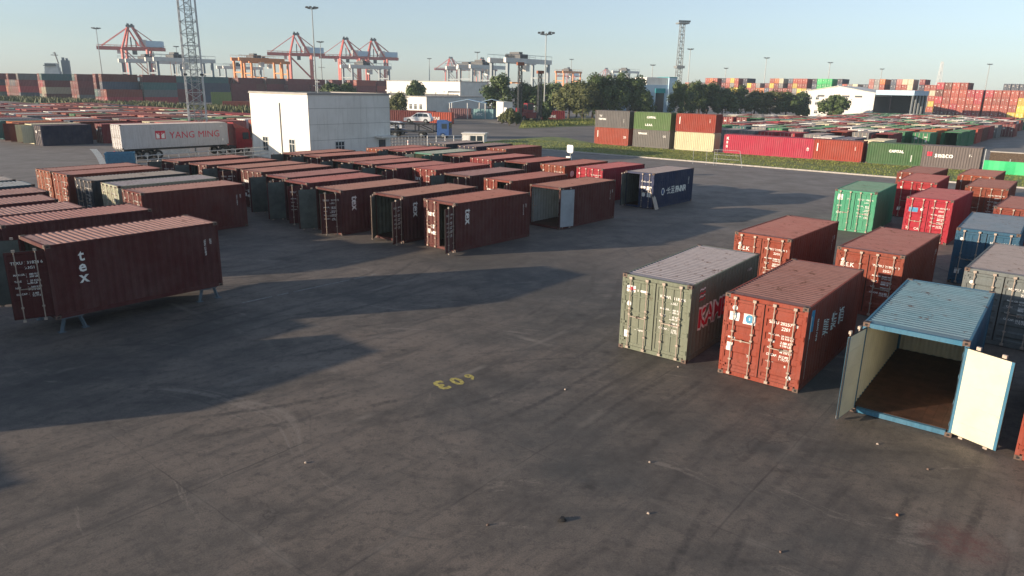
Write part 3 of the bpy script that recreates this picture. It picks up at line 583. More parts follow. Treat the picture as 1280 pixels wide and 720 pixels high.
# ------------------------------------------------------------------ container fields and far stacks
PAL = {'rust red': (.34, .07, .045), 'brown': (.16, .045, .03), 'maroon': (.21, .028, .034), 'grey': (.22, .23, .23), 'slate blue': (.06, .10, .15), 'teal': (.05, .17, .17), 'green': (.05, .22, .11),
       'crimson': (.42, .04, .06), 'cream': (.58, .55, .40), 'orange': (.52, .17, .05), 'white': (.70, .70, .66), 'blue': (.03, .12, .28), 'yellow': (.62, .48, .08), 'pink': (.45, .18, .16), 'vivid green': (.02, .50, .16), 'navy': (.02, .03, .07)}
def m_far(L, opened):
    b = MB(); h = L / 2; X = CW / 2; H = CH
    side = corr(-h + .1, h - .1, .556, .05)
    for sg in (1, -1):
        for (a, da), (c, dc) in zip(side, side[1:]):
            p = [(sg * (X - .01 - da), a, .1), (sg * (X - .01 - dc), c, .1), (sg * (X - .01 - dc), c, H - .06), (sg * (X - .01 - da), a, H - .06)]
            b.quad(*(p if sg > 0 else p[::-1]))
        for y0, y1 in ((-h, -h + .12), (h - .12, h)): b.box(min(sg * X, sg * (X - .12)), y0, 0, max(sg * X, sg * (X - .12)), y1, H)
        b.box(min(sg * X, sg * (X - .06)), -h + .12, 0, max(sg * X, sg * (X - .06)), h - .12, .12); b.box(min(sg * X, sg * (X - .06)), -h + .12, H - .08, max(sg * X, sg * (X - .06)), h - .12, H - .005)
    rf = corr(-h + .2, h - .2, .418, .03)
    b.quad((-X + .06, -h, H - .02), (X - .06, -h, H - .02), (X - .06, -h + .2, H - .02), (-X + .06, -h + .2, H - .02)); b.quad((-X + .06, h - .2, H - .02), (X - .06, h - .2, H - .02), (X - .06, h, H - .02), (-X + .06, h, H - .02))
    for (a, da), (c, dc) in zip(rf, rf[1:]): b.quad((-X + .06, a, H - .02 - da), (X - .06, a, H - .02 - da), (X - .06, c, H - .02 - dc), (-X + .06, c, H - .02 - dc), 1)
    b.quad((-X + .12, h - .03, .1), (-X + .12, h - .03, H - .1), (X - .12, h - .03, H - .1), (X - .12, h - .03, .1)); b.box(-X + .1, -h + .1, .06, X - .1, h - .1, .14)
    for z in (.02, H - .12): b.box(-X + .12, -h + .002, z, X - .12, -h + .1, z + .1)
    if not opened:
        for sg in (-1, 1):
            b.box(min(sg * .02, sg * (X - .12)), -h + .02, .13, max(sg * .02, sg * (X - .12)), -h + .06, H - .13)
            for u in (.3, .85): b.box(sg * u - .03, -h - .04, .05, sg * u + .03, -h + .01, H - .05, 2)
        b.box(.4, -h + .012, 1.92, .95, -h + .02, 2.02, 3); b.box(.6, -h + .012, 1.2, .9, -h + .02, 1.5, 3); b.box(-.95, -h + .012, 1.6, -.5, -h + .02, 1.9, 3)
    else:
        for sg, a in ((-1, R(105)), (1, R(75))):
            c, s_ = math.cos(a), math.sin(a); hx = sg * (X - .05); e = (hx - sg * c * 1.15, -h - s_ * 1.15); nx_, ny_ = -sg * s_ * .03, c * .03
            b.add([(hx, -h, .15), (e[0], e[1], .15), (e[0], e[1], H - .14), (hx, -h, H - .14), (hx + nx_, -h + ny_, .15), (e[0] + nx_, e[1] + ny_, .15), (e[0] + nx_, e[1] + ny_, H - .14), (hx + nx_, -h + ny_, H - .14)],
                  [(0, 1, 2, 3), (7, 6, 5, 4), (1, 5, 6, 2), (3, 2, 6, 7), (0, 4, 5, 1)])
    return b
rng = random.Random(11)
FAR = []    # (distance, x, y, z, heading, L, colour, open, where)
O0 = Vector((12.5, 115.2)); SD = Vector((.766, -.643)); TD = Vector((.643, .766))
def field(s, t): p = O0 + SD * s + TD * t; return p.x, p.y
def put(x, y, z, th, L, col, op, where): FAR.append((math.hypot(x, y), x, y, z, th, L, col, op, where))
mixed = ['rust red'] * 3 + ['brown'] * 3 + ['maroon'] * 3 + ['grey'] * 3 + ['pink'] * 2 + ['slate blue', 'teal', 'green', 'crimson', 'cream', 'white']
ORD = ['first', 'second', 'third', 'fourth', 'fifth', 'sixth', 'seventh', 'eighth', 'ninth', 'tenth', 'eleventh', 'twelfth', 'thirteenth', 'fourteenth', 'fifteenth', 'sixteenth', 'seventeenth', 'eighteenth', 'nineteenth', 'twentieth'] 
def ordn(i): return ORD[i] if i < 20 else ('twenty ' + ORD[i - 20] if i < 29 else 'thirtieth' if i == 29 else 'thirty ' + ORD[i - 30])
# left field
front = {0: ('navy', 0), 1: ('cream', 1), 2: ('brown', 1), 3: ('orange', 0), 4: ('teal', 1), 5: ('slate blue', 1), 6: ('grey', 1)}
for r0 in range(6):
    for c0 in range(28):
        s_ = -43.5 - c0 * 3.75; t_ = -61 + r0 * 7.7
        if r0 and rng.random() < .05: continue
        x, y = field(s_ + rng.uniform(-.3, .3), t_ + rng.uniform(-.35, .35)); col, op = (rng.choice(mixed), rng.random() < .25)
        if r0 == 0 and c0 in front: col, op = front[c0]
        put(x, y, 0, 50 + rng.uniform(-1, 1), 6.058, col, op, ('left field beyond the yard', r0, c0))
# right field
GR = ['green'] * 4 + ['grey'] * 4 + ['rust red'] * 2 + ['maroon'] * 3 + ['white'] * 3 + ['pink', 'brown', 'teal', 'cream', 'crimson']
spec = {(0, 0): ('cream', 0), (0, 1): ('grey', 0), (0, 2): ('slate blue', 0), (0, 3): ('grey', 0)}
for r0 in range(17):
    for c0 in range(18):
        s_ = (39.5 if r0 < 3 else 42.5) - c0 * 3.3; t_ = (15 if r0 == 0 else 19.5 + r0 * 8.3) - (6 if r0 == 0 and c0 < 3 else 0)
        if r0 == 0 and c0 > 9: continue
        if r0 == 1 and c0 < 1: continue
        if r0 > 9 and c0 > 12: continue
        if s_ < 6 and t_ < 62: continue
        x, y = field(s_ + rng.uniform(-.3, .3), t_ + rng.uniform(-.4, .4)); col, op = rng.choice(GR), rng.random() < .3
        if r0 == 0: col, op = ['cream', 'slate blue', 'white', 'grey', 'crimson', 'crimson', 'grey', 'grey', 'slate blue', 'white'][c0], 0
        if r0 in (3, 4) and c0 < 2: col, op = ['green', 'orange'][c0], 1
        put(x, y, 0, 50 + rng.uniform(-1, 1), 6.058, col, op, ('right field behind the verge line', r0, c0))
for i_, (u_, col) in enumerate((((95.5, 166.5), 'maroon'), ((99.5, 163.5), 'white'), ((103, 160.5), 'navy'), ((107, 158), 'maroon'), ((112, 155.5), 'white'), ((117, 151), 'teal'))):
    put(u_[0], u_[1], 0, 50, 6.058, col, i_ in (4,), ('far corner of the open asphalt on the right', 0, i_))
# stacks on the right
reds = ['rust red'] * 6 + ['brown', 'crimson', 'crimson']
for k in range(20):
    bx, by = 165 + .766 * 2.62 * k, 287 - .643 * 2.62 * k
    if k > 5: bx += .5; by -= .4
    for lvl in range(5):
        if k > 5 and lvl == 4: continue
        if 3 < k < 8 and lvl >= 4: continue
        col = rng.choice(reds)
        if k > 8 and rng.random() < .6: col = 'yellow'
        put(bx, by, lvl * CH, 50, 6.058, col, 0, ('red and yellow stack at the far right', lvl, k))
        if rng.random() < .6: put(bx + .643 * 6.3, by + .766 * 6.3, lvl * CH, 50, 6.058, rng.choice(['navy', 'maroon', 'slate blue']), 0, ('back', lvl, k))
    if k > 6: put(bx + 14, by + 16.7, 4 * CH, 50, 6.058, 'slate blue', 0, ('back', 4, k)); 
    for lv in range(4):
        if k > 6: put(bx + 14, by + 16.7, lv * CH, 50, 6.058, 'slate blue', 0, ('back', lv, k))
for k in range(54):                        # long far line
    bx, by = 108 + .766 * 2.6 * k, 455 - .643 * 2.6 * k
    blk = (k // 5); hh = (5, 6, 6, 5, 6, 6, 6, 5, 6, 6, 5, 6)[blk % 12]
    for lvl in range(hh):
        col = rng.choice(['rust red'] * 4 + ['orange', 'pink', 'cream', 'yellow', 'maroon', 'grey'])
        if blk == 6: col = 'vivid green'
        if k % 5 == 4: col = rng.choice(['navy', 'slate blue', 'maroon'])
        if k % 5 == 3 and lvl > 3: continue
        put(bx, by, lvl * CH, 50, 12.19, col, 0, ('back', lvl, k))
# stacks on the left: blocks of long containers, stepping away from us
def block(px, py, wide, high, deep, cols, L=12.19, th=50, top=None):
    for i in range(wide):
        for j in range(deep):
            hh = high - (rng.random() < .45) - (rng.random() < .15)
            for lvl in range(hh):
                x = px - .766 * 2.6 * i + .643 * (L + .6) * j; y = py + .643 * 2.6 * i + .766 * (L + .6) * j
                c = rng.choice(cols) if not (top and lvl == high - 1) else top
                put(x, y, lvl * CH, th, L, c, 0, ('back', lvl, i))
dk = ['maroon'] * 5 + ['crimson'] + ['brown', 'slate blue', 'navy', 'teal']; lt = ['maroon'] * 6 + ['crimson', 'rust red', 'orange', 'brown', 'teal', 'slate blue', 'cream', 'grey']
for px_, Yd, wd_, hi_, dp_, cs_ in ((-139.6, 262, 4, 4, 2, lt), (-167.0, 292, 3, 4, 1, lt), (-184.9, 300, 3, 4, 2, lt), (-207.3, 318, 7, 4, 1, lt), (-225.2, 330, 3, 4, 2, dk), (-236.4, 340, 3, 4, 2, dk), (-244.5, 340, 3, 4, 2, dk),
                                    (-146.9, 300, 3, 4, 3, ['teal', 'navy', 'maroon', 'green']), (-138.4, 310, 4, 3, 3, ['navy', 'slate blue', 'maroon']), (-137.8, 340, 3, 4, 3, ['maroon']), (-123.0, 345, 3, 4, 4, ['maroon', 'maroon', 'brown']),
                                    (-106.2, 360, 3, 4, 4, ['maroon', 'maroon', 'navy']), (-83.6, 360, 3, 4, 4, ['maroon', 'maroon', 'maroon', 'rust red'])):
    block(px_, Yd, wd_, hi_, dp_, cs_)
FAR_ = [f for f in FAR]
def vis(f):  # apparent size
    return -f[5] / 6.058 * (1 if f[8][0] != 'back' else .5) / f[0]
ind = sorted([f for f in FAR_], key=vis)[:224]; ids = set(id(f) for f in ind); rest = [f for f in FAR_ if id(f) not in ids]
_fm = {}
for f in sorted(ind, key=lambda f: (f[8][0], f[8][1], f[8][2])):
    dist, x, y, z, th, L, col, op, wh = f
    key = (L, bool(op))
    if key not in _fm: _fm[key] = m_far(L, op).mesh('container', ['paint', 'roofpaint', 'galv', 'white'])
    c = PAL[col]; j = rng.uniform(.8, 1.15) * (1.25 if wh[0].startswith('red') else 1.2)
    o = link('shipping_container', _fm[key], None, (x, y, z), R(th - 90), (c[0] * j, c[1] * j, c[2] * j))
    if wh[0].startswith('left'): lb = f"{'open ' if op else ''}{col} container in the left field, {ordn(wh[1])} row, {ordn(wh[2])} from the right"; g = 'containers in the left field'
    elif wh[0].startswith('right'): lb = f"{'open ' if op else ''}{col} container in the right field, {ordn(wh[1])} row, {ordn(wh[2])} from the right"; g = 'containers in the right field'
    elif wh[0].startswith('far corner'): lb = f"{col} container beyond the open asphalt at right, {ordn(wh[2])} from the left"; g = 'containers beyond the open asphalt'
    elif wh[0].startswith('red'): lb = f"{col} container in the far right stack, {ordn(wh[1])} tier, {ordn(wh[2])} from the left"; g = 'containers in the far right stack'
    else: lb = f"{col} container, level {ordn(wh[1])} in a far stack, {ordn(wh[2])} from its near side"; g = 'containers in the far stacks'
    tag(o, lb, 'container', g)
tmpl = {}
V, F, MI, CO = [], [], [], []
for f in rest:
    dist, x, y, z, th, L, col, op, wh = f
    if (L, bool(op)) not in tmpl: tmpl[(L, bool(op))] = m_far(L, op)
    t_ = tmpl[(L, bool(op))]; a = R(th - 90); ca, sa = math.cos(a), math.sin(a); o = len(V); j = rng.uniform(.75, 1.2) * (1.25 if y > 250 and x > 60 else 1.1)
    V += [(x + vx * ca - vy * sa, y + vx * sa + vy * ca, z + vz) for vx, vy, vz in t_.v]; F += [tuple(i + o for i in q) for q in t_.f]
    c = PAL[col]
    for mi in t_.m: CO.append((.5, .45, .4, 1) if mi == 2 else (.75, .75, .7, 1) if mi == 3 else (c[0] * j, c[1] * j, c[2] * j, 1))
me = bpy.data.meshes.new('stacked_containers'); me.from_pydata(V, [], F); me.update(); me.materials.append(M['mass'])
ca_ = me.color_attributes.new('Col', 'FLOAT_COLOR', 'CORNER'); buf = []
for p_, c in zip(me.polygons, CO): buf += list(c) * p_.loop_total
ca_.data.foreach_set('color', buf)
tag(link('stacked_containers', me), 'mass of stacked containers filling the far side of the port', 'containers', kind='stuff')


# ------------------------------------------------------------------ buildings
def wall_box(b, L, D, H, mi=0): b.box(0, 0, 0, L, D, H, mi)
def window(parent, face, u0, u1, z0, z1, n=2, name='window'):
    """face 'l' = plane x=0 looking to -x, 'r' = plane y=0 looking to -y; u runs along the face"""
    f = lambda u, z, o: (-o, u, z) if face == 'l' else (u, -o, z)
    def bx(b, ua, ub, za, zb, o0, o1, mi=0):
        p, q = f(ua, za, o1), f(ub, zb, o0); b.box(min(p[0], q[0]), min(p[1], q[1]), za, max(p[0], q[0]), max(p[1], q[1]), zb, mi)
    b = MB(); bx(b, u0, u1, z0, z1, -.01, .012); w_ = b.obj(name, 'glass', parent)
    b = MB(); t = .07
    bx(b, u0 - t, u1 + t, z1, z1 + t, .0, .06); bx(b, u0 - t, u1 + t, z0 - t, z0, .0, .10)
    for k in range(n + 1): u = u0 + (u1 - u0) * k / n; bx(b, u - t / 2, u + t / 2, z0, z1, .002, .05)
    bx(b, u0, u1, z0 + (z1 - z0) * .66, z0 + (z1 - z0) * .66 + t, .004, .045)
    b.obj('frame', 'lightsteel', w_)
bld = thing('office_block', 'plain two storey white rendered block behind the middle group of containers', 'building', (-22.2, 78.5, 0), R(50))
b = MB(); b.box(0, 0, 0, 11.3, 11.6, 7.25); b.obj('wall', 'wall', bld)
b = MB(); b.box(-.10, -.10, 7.25, 11.4, 11.7, 7.34); b.box(-.06, -.06, 7.34, .14, 11.66, 7.46); b.box(.14, -.06, 7.34, 11.36, .14, 7.46); b.box(11.16, .14, 7.34, 11.36, 11.66, 7.46); b.box(.14, 11.46, 7.34, 11.16, 11.66, 7.46); b.obj('roof', 'roofgrey', bld)
for u in (2.9, 8.3): window(bld, 'l', u, u + 1.05, .85, 2.35, 2)
window(bld, 'r', 3.3, 4.5, .75, 2.15, 3)
b = MB(); b.box(9.5, -.03, .02, 10.5, -.004, 2.15); dr = b.obj('door', 'darksteel', bld); b = MB(); b.tube((10.35, -.07, 1.0), (10.35, -.07, 1.2), .02); b.obj('handle', 'galv', dr)
b = MB(); b.box(8.9, -1.3, 2.45, 11.2, -.006, 2.62); b.obj('canopy', 'wall', bld)
b = MB(); b.tube((-.07, 5.4, .1), (-.07, 5.4, 6.3), .06, 8); b.obj('downpipe', 'steel', bld)
b = MB()
for z in (2.4, 4.1, 5.8): b.box(.02, -.012, z, 11.28, -.003, z + .035)
b.obj('wall_joint', 'roofgrey', bld)
b = MB(); b.tube((2.2, 1.2, 7.34), (2.2, 1.2, 9.0), .04); b.bar((1.7, 1.2, 8.2), (2.7, 1.2, 8.2), .05); b.bar((2.2, .8, 8.6), (2.2, 1.6, 8.6), .05); b.obj('antenna', 'lightsteel', bld)

b2 = thing('low_hall', 'long low white hall behind the car transporter', 'building', (-27.2, 225, 0), R(50))
b = MB(); b.box(0, 0, 0, 28, 12, 5.0); b.obj('wall', 'wall', b2); b = MB(); b.box(-.15, -.15, 5.0, 28.2, 12.2, 5.2); b.obj('roof', 'roofgrey', b2)
for u in (2, 4.4, 6.6): window(b2, 'l', u, u + 1.2, 1.3, 2.8, 2)
b3 = thing('long_shed', 'big white windowless shed with a flat roof behind the low hall', 'building', (-21.8, 290, 0), R(50))
b = MB(); b.box(0, 0, 0, 16, 44, 10.0); b.obj('wall', 'wall', b3); b = MB(); b.box(-.2, -.2, 10.0, 16.2, 44.2, 10.25); b.obj('roof', 'roofgrey', b3)
b = MB(); b.box(-.3, 1, 4.2, -.01, 43, 5.2); b.obj('painted_shadow_gap', 'darksteel', b3)  # solid dark band, its colour standing in for the shade of a gap
b3 = thing('flat_canopy', 'thin white flat roof canopy at the right end of the office block roofline', 'building', (-24.0, 262, 0), R(50))
b = MB(); b.box(0, 0, 6.1, 6, 34, 6.6); b.obj('roof', 'wall', b3)
for k in range(6): b = MB(); b.bar((1, 1 + k * 6.2, 0), (1, 1 + k * 6.2, 6.1), .3); b.obj('pillar', 'steel', b3)
bb = thing('office_building', 'pale blue rendered building with a tall dark entrance among the trees', 'building', (29.7, 222, 0), R(15))
b = MB(); b.box(0, 0, 0, 17.6, 12, 9.8); b.obj('wall', 'wallblue', bb)
b = MB(); b.box(17.6, -.4, 0, 20.2, 8, 12.0); b.obj('stair_tower', 'wallblue', bb); b = MB(); b.box(17.5, -.5, 12.0, 20.3, 8.1, 12.2); b.obj('tower_cap', 'bluetrim', bb)
b = MB(); b.box(10.5, .3, 9.82, 17.4, 9, 12.0); b.obj('upper_storey', 'wall', bb)
b = MB(); b.box(13.6, -.03, .1, 16.4, -.005, 7.4); e_ = b.obj('entrance', 'glass', bb)
b = MB(); b.box(13.4, -.3, 7.4, 16.6, -.008, 8.8); b.obj('fascia', 'bluetrim', e_)
for u in (1.5, 4.2, 6.9, 10.8): window(bb, 'r', u, u + 1.1, 5.6, 7.6, 2); window(bb, 'r', u, u + 1.1, 1.6, 3.6, 2)
wh = thing('warehouse', 'white warehouse with a pitched roof and a deep dark loading bay', 'building', (122.6, 252, 0), R(50))
b = MB(); b.box(0, 0, 0, 26, 25, 8.6); b.add([(0, 0, 8.6), (0, 25, 8.6), (0, 12.5, 10.6), (26, 0, 8.6), (26, 25, 8.6), (26, 12.5, 10.6)], [(0, 2, 1), (3, 4, 5)]); b.obj('wall', 'wall', wh)
b = MB(); b.add([(-.4, -.3, 8.62), (-.4, 12.5, 10.8), (26.4, 12.5, 10.8), (26.4, -.3, 8.62), (-.4, 25.3, 8.62), (26.4, 25.3, 8.62), (-.4, -.3, 8.5), (-.4, 12.5, 10.62), (-.4, 25.3, 8.5)], [(0, 3, 2, 1), (1, 2, 5, 4), (0, 1, 7, 6), (1, 4, 8, 7)]); b.obj('roof', 'wall', wh)
b = MB(); b.box(-.2, -12, 8.0, 22, -.2, 9.6); b.obj('bay_roof', 'wallblue', wh)
b = MB(); b.box(21.2, -11.8, 0, 21.8, -.3, 8.0); b.box(.2, -.02, .3, 25.8, -.004, 7.4); b.obj('bay_back_wall', 'darksteel', wh)
for k in range(5): b = MB(); b.bar((.5 + k * 5.1, -11.6, 0), (.5 + k * 5.1, -11.6, 8.0), .45); b.obj('pillar', 'steel', wh)
for k, u in enumerate((18.4, 20.8)):
    for z in (1.2, 4.2, 6.0): window(wh, 'l', u, u + 1.1, z, z + 1.0, 2)
for k in range(4): b = MB(); b.box(-.06, 4 + k * 4.2, 7.0, -.012, 6.4 + k * 4.2, 7.6); b.obj('sign_panel', 'darksteel', wh)
# two gabled canopies with containers under them
for i_, (u_, D_, L_, lb_) in enumerate(((562, 196, 9.5, 'pale blue gabled canopy behind the car transporter, the left of two'), (598, 204, 7.5, 'pale blue gabled canopy behind the car transporter, the right of two'))):
    t_ = thing('gable_canopy', lb_, 'shelter', (0, D_, 0), 0, 'gabled canopies'); x0 = (-17.5, -10.3)[i_]; t_.location.x = x0
    b = MB(); z = 4.1; b.add([(-.3, -.3, z), (L_ / 2, -.3, z + 1.0), (L_ + .3, -.3, z), (-.3, 7, z), (L_ / 2, 7, z + 1.0), (L_ + .3, 7, z), (-.3, -.3, z - .12), (L_ / 2, -.3, z + .88), (L_ + .3, -.3, z - .12)], [(0, 1, 4, 3), (1, 2, 5, 4), (0, 6, 7, 1), (1, 7, 8, 2)]); b.obj('roof', 'wallblue', t_)
    for px_, py_ in ((0, 0), (L_, 0), (0, 6.6), (L_, 6.6), (L_ / 2, 0)): b = MB(); b.bar((px_, py_, 0), (px_, py_, z), .18); b.obj('post', 'lightsteel', t_)
def far_box(x, y, th, col, label, group, L=6.058, op=0, z=0, txt=None, cat='container'):
    key = (L, bool(op))
    if key not in _fm: _fm[key] = m_far(L, op).mesh('container', ['paint', 'roofpaint', 'galv', 'white'])
    o = tag(link('shipping_container', _fm[key], None, (x, y, z), R(th - 90), col), label, cat, group)
    if txt:
        me = cm(('ft', txt), lambda: Sign().text(txt, -1.9, .9, .9, bold=.03).build('lettering', ['white'], lambda u, v, l: Vector((CW / 2 + .01, u, v))))
        link('lettering', me, o)
    return o
GB = 'containers beside the access road'
far_box(-17.3, 168, -8, (.50, .12, .07), 'orange red container lettered in white, right of the white car on the transporter', GB, txt='ATAE')
far_box(-25.2, 176, -10, (.16, .03, .03), 'long maroon container behind the white car on the transporter', GB, L=12.19)
far_box(-8.3, 198, -20, (.25, .42, .44), 'pale teal container with a white band under the right gabled canopy', GB, txt='SITC')
far_box(-5.0, 206, 20, (.02, .05, .14), 'dark blue container just right of the pale teal one under the canopy', GB)
far_box(-15.0, 199, 0, (.30, .17, .18), 'dusty pink container under the left gabled canopy', GB)
far_box(9.9, 193, 5, (.26, .02, .035), 'dark red container with white lettering behind the tall lamp mast', GB, txt='K.LINE')
GE = 'containers between the lattice tower and the office block'
far_box(-86.0, 232, 22, (.62, .20, .13), 'salmon orange long container left of the office block', GE, L=12.19, z=.0)
far_box(-95.2, 238, 22, (.30, .38, .16), 'lime green container on the lower tier left of the salmon one', GE, z=0)
far_box(-95.2, 238, 22, (.32, .40, .17), 'lime green container on the upper tier left of the salmon one', GE, z=CH)
far_box(-84.6, 240, 22, (.30, .33, .32), 'grey container at the right end behind the salmon one', GE, z=.0)

# ------------------------------------------------------------------ railings, posts, small street things
def railing(p0, p1, h, n, label, mat='lightsteel', rails=3):
    p0, p1 = Vector((*p0, 0)), Vector((*p1, 0)); L = (p1 - p0).length; t_ = thing('railing', label, 'railing', p0, math.atan2(p1.y - p0.y, p1.x - p0.x), 'pale metal railings')
    for k in range(rails): z = h - k * h * .32; b = MB(); b.bar((0, 0, z), (L, 0, z), .06); b.obj('rail', mat, t_)
    for k in range(n + 1): x = L * k / n; b = MB(); b.bar((x, 0, 0), (x, 0, h + .05), .07); b.obj('post', mat, t_)
railing((-37.1, 70.5), (-28.6, 84), 1.25, 14, 'pale metal railing between the white semi trailer and the brown containers')
railing((-17.6, 101.4), (-12.9, 106.8), 1.35, 12, 'closely posted pale railing in front of the car transporter')
railing((-12.7, 105.4), (-7.8, 108.0), 1.35, 4, 'white railing of long horizontal bars left of the white hut', 'white', 4)
hut = thing('site_hut', 'small white flat topped hut at the end of the white railing', 'hut', (-8.1, 112, 0), R(-8))
b = MB(); b.box(0, 0, 0, 3.4, 2.4, 1.35); b.obj('wall', 'wall', hut); b = MB(); b.box(-.15, -.15, 1.35, 3.6, 2.6, 1.5); b.obj('roof', 'wall', hut)
for k in range(3): b = MB(); b.box(.2 + k * 1.05, -.03, .35, 1.05 + k * 1.05, -.004, 1.1); b.obj('window', 'glass' if k else 'white', hut)
for u_, v_, h_, w_, lb_ in ((199.5, 214.5, 1.15, .35, 'white post standing left of the middle group front row'), (545, 178, .9, .25, 'short white post before the closely posted railing')):
    pass
def post(p, h, r, label, mat='white'):
    t_ = thing('bollard', label, 'bollard', (*p, 0)); b = MB(); b.tube((0, 0, 0), (0, 0, h), r, 10); b.tube((0, 0, h), (0, 0, h + r * .5), r, 10, r * .5); b.obj('post', mat, t_); b = MB(); b.tube((0, 0, h * .7), (0, 0, h * .82), r * 1.03, 10); b.obj('band', 'redtxt', t_)
post((-33.7, 68.0), 1.1, .16, 'white post standing left of the middle front row beside the railing')
post((-15.0, 102.0), .95, .12, 'short white post in front of the closely posted railing')
t_ = thing('round_topped_sign', 'blank white rounded board above a white box on a pole, behind the third row', 'sign', (5.4, 70, 0), R(-50))
b = MB()
pts = [(-.30, 2.38), (.30, 2.38), (.42, 2.52), (.42, 3.0), (.34, 3.14), (-.34, 3.14), (-.42, 3.0), (-.42, 2.52)]; n = len(pts)
b.add([(x, -.04, z) for x, z in pts] + [(x, .04, z) for x, z in pts], [tuple(range(n)), tuple(range(n, 2 * n))[::-1]] + [(k, n + k, n + (k + 1) % n, (k + 1) % n) for k in range(n)]); b.obj('board', 'white', t_)
b = MB(); b.tube((0, .07, 0), (0, .07, 2.9), .05, 8); b.obj('pole', 'steel', t_)
b = MB(); b.box(-.32, -.22, 1.3, .26, .0, 2.05); b.obj('box', 'white', t_)
# metal hurdle by the kerb
t_ = thing('metal_hurdle', 'thin metal frame barrier standing on the kerb in front of the cream container', 'barrier', (*(21.2, 85.5), 0), R(-32))
for k, x in enumerate((0, 1.6, 2.5, 2.8)): b = MB(); b.bar((x, 0, 0), (x, 0, 1.9), .028); b.obj('upright', 'lightsteel', t_)
for z in (1.0, 1.6, 2.3): b = MB(); b.bar((2.5, 0, z * .8), (5.4, 0, z * .8), .028); b.obj('rail', 'lightsteel', t_)
b = MB(); b.bar((5.4, 0, 1.84), (5.9, -.4, 0), .035); b.obj('brace', 'lightsteel', t_)
# green hoarding and the low wall behind it
t_ = thing('hoarding', 'bright green mesh hoarding on posts along the verge at the right', 'fence', (*(52.4, 80.5), 0), R(-37.5))
b = MB(); n = 24
for k in range(n):
    a, c = k * .5, (k + 1) * .5; y0, y1 = .06 * math.sin(k * 1.3), .06 * math.sin((k + 1) * 1.3)
    b.add([(a, y0, .1), (c, y1, .1), (c, y1, 1.5), (a, y0, 1.5), (a, y0 + .02, .1), (c, y1 + .02, .1), (c, y1 + .02, 1.5), (a, y0 + .02, 1.5)], [(0, 1, 2, 3), (7, 6, 5, 4), (3, 2, 6, 7)])
b.obj('mesh_panel', 'greennet', t_)
for k in range(6): b = MB(); b.bar((k * 2.4, .14, 0), (k * 2.4, .14, 1.75 if k else 2.7), .07); b.obj('post', 'lightsteel', t_)
t_ = thing('brick_wall', 'low brown wall behind the green hoarding', 'wall', (*(62.2, 94.6), 0), R(-37.5)); b = MB(); b.box(0, 0, 0, 22, .25, 1.35); b.obj('wall', 'plyw' if 'plyw' in M else 'bark', t_); b = MB(); b.box(-.05, -.05, 1.35, 22, .3, 1.47); b.obj('coping', 'concrete', t_)
# blue skip and white curved panel
t_ = thing('blue_skip', 'long blue open skip behind the faded orange brown container', 'skip', (-41.9, 73.5, 0), R(25))
b = MB(); L_, W_, H_ = 2.7, 1.6, 1.2
for q in ((0, 0, L_, .07), (0, W_ - .07, L_, W_), (0, .07, .07, W_ - .07), (L_ - .07, .07, L_, W_ - .07)): b.box(q[0], q[1], .1, q[2], q[3], H_)
b.box(.07, .07, .1, L_ - .07, W_ - .07, .18); b.obj('tub', 'blue3', t_)
b = MB()
for q in ((-.05, -.05, L_ + .05, 0), (-.05, W_, L_ + .05, W_ + .05)): b.box(q[0], q[1], H_ - .15, q[2], q[3], H_ - .02)
for k in range(5): b.box(.15 + k * .57, -.06, .12, .25 + k * .57, -.003, H_ - .16)
b.obj('rim', 'blue3', t_)
t_ = thing('curved_screen', 'white bowed sheet leaning by the blue skip', 'panel', (-41.5, 72, 0), R(15))
b = MB(); n = 9; P_ = [(-.55 + .75 * math.sin(k / n * 1.35) * 1.0, 1.75 * (1 - (k / n) ** 1.2)) for k in range(n + 1)]
for (x0, z0), (x1, z1) in zip(P_, P_[1:]): b.add([(x0 - .3, 0, z0), (x1 - .3, 0, z1), (x1 + .3, 0, z1), (x0 + .3, 0, z0), (x0 - .3, .06, z0), (x1 - .3, .06, z1), (x1 + .3, .06, z1), (x0 + .3, .06, z0)], [(3, 2, 1, 0), (4, 5, 6, 7), (0, 1, 5, 4), (2, 3, 7, 6), (0, 4, 7, 3)])
b.obj('sheet', 'white', t_); b = MB(); b.bar((.2, .3, 0), (-.3, .08, 1.2), .05); b.obj('prop', 'steel', t_)
# plank leaning on the navy container
p = Vector((*(10.5, 51.7), 0)); t_ = thing('plank', 'weathered plank leaning against the door end of the navy container', 'plank', p, R(50)); b = MB(); b.add([(-.25, 0, 0), (.25, 0, 0), (.22, .55, 1.5), (-.25, .55, 1.55), (-.25, .05, 0), (.25, .05, 0), (.22, .6, 1.5), (-.25, .6, 1.55)], [(0, 1, 2, 3), (7, 6, 5, 4), (0, 4, 5, 1), (1, 5, 6, 2), (2, 6, 7, 3), (3, 7, 4, 0)]); b.obj('board', 'galv', t_)

# ------------------------------------------------------------------ vehicles
def wheels(parent, spots, r=.5, wd=.3):
    for x, y in spots:
        b = MB(); b.tube((x, y - wd / 2, r), (x, y + wd / 2, r), r, 18); w_ = b.obj('wheel', 'tyre', parent)
        b = MB()
        for s_ in (-1, 1): b.tube((x, y + s_ * wd / 2, r), (x, y + s_ * (wd / 2 + .02), r), r * .52, 14)
        b.obj('rim', 'steel', w_)
TR = Vector((-44.0, 79.0, 0)); TH = 50   # corner of the trailer's rear end
tc_ = container('shipping_container', (TR.x, TR.y), TH, (.60, .61, .62), 'long pale container lettered YANG MING, riding on the semi trailer', None, L=12.19, style='flat', z=1.22, inner='inner', roofc=(.66, .63, .58),
    left=small_block('flat'), right=id_block('YMMU 618204 5', 'flat', '45G1'))
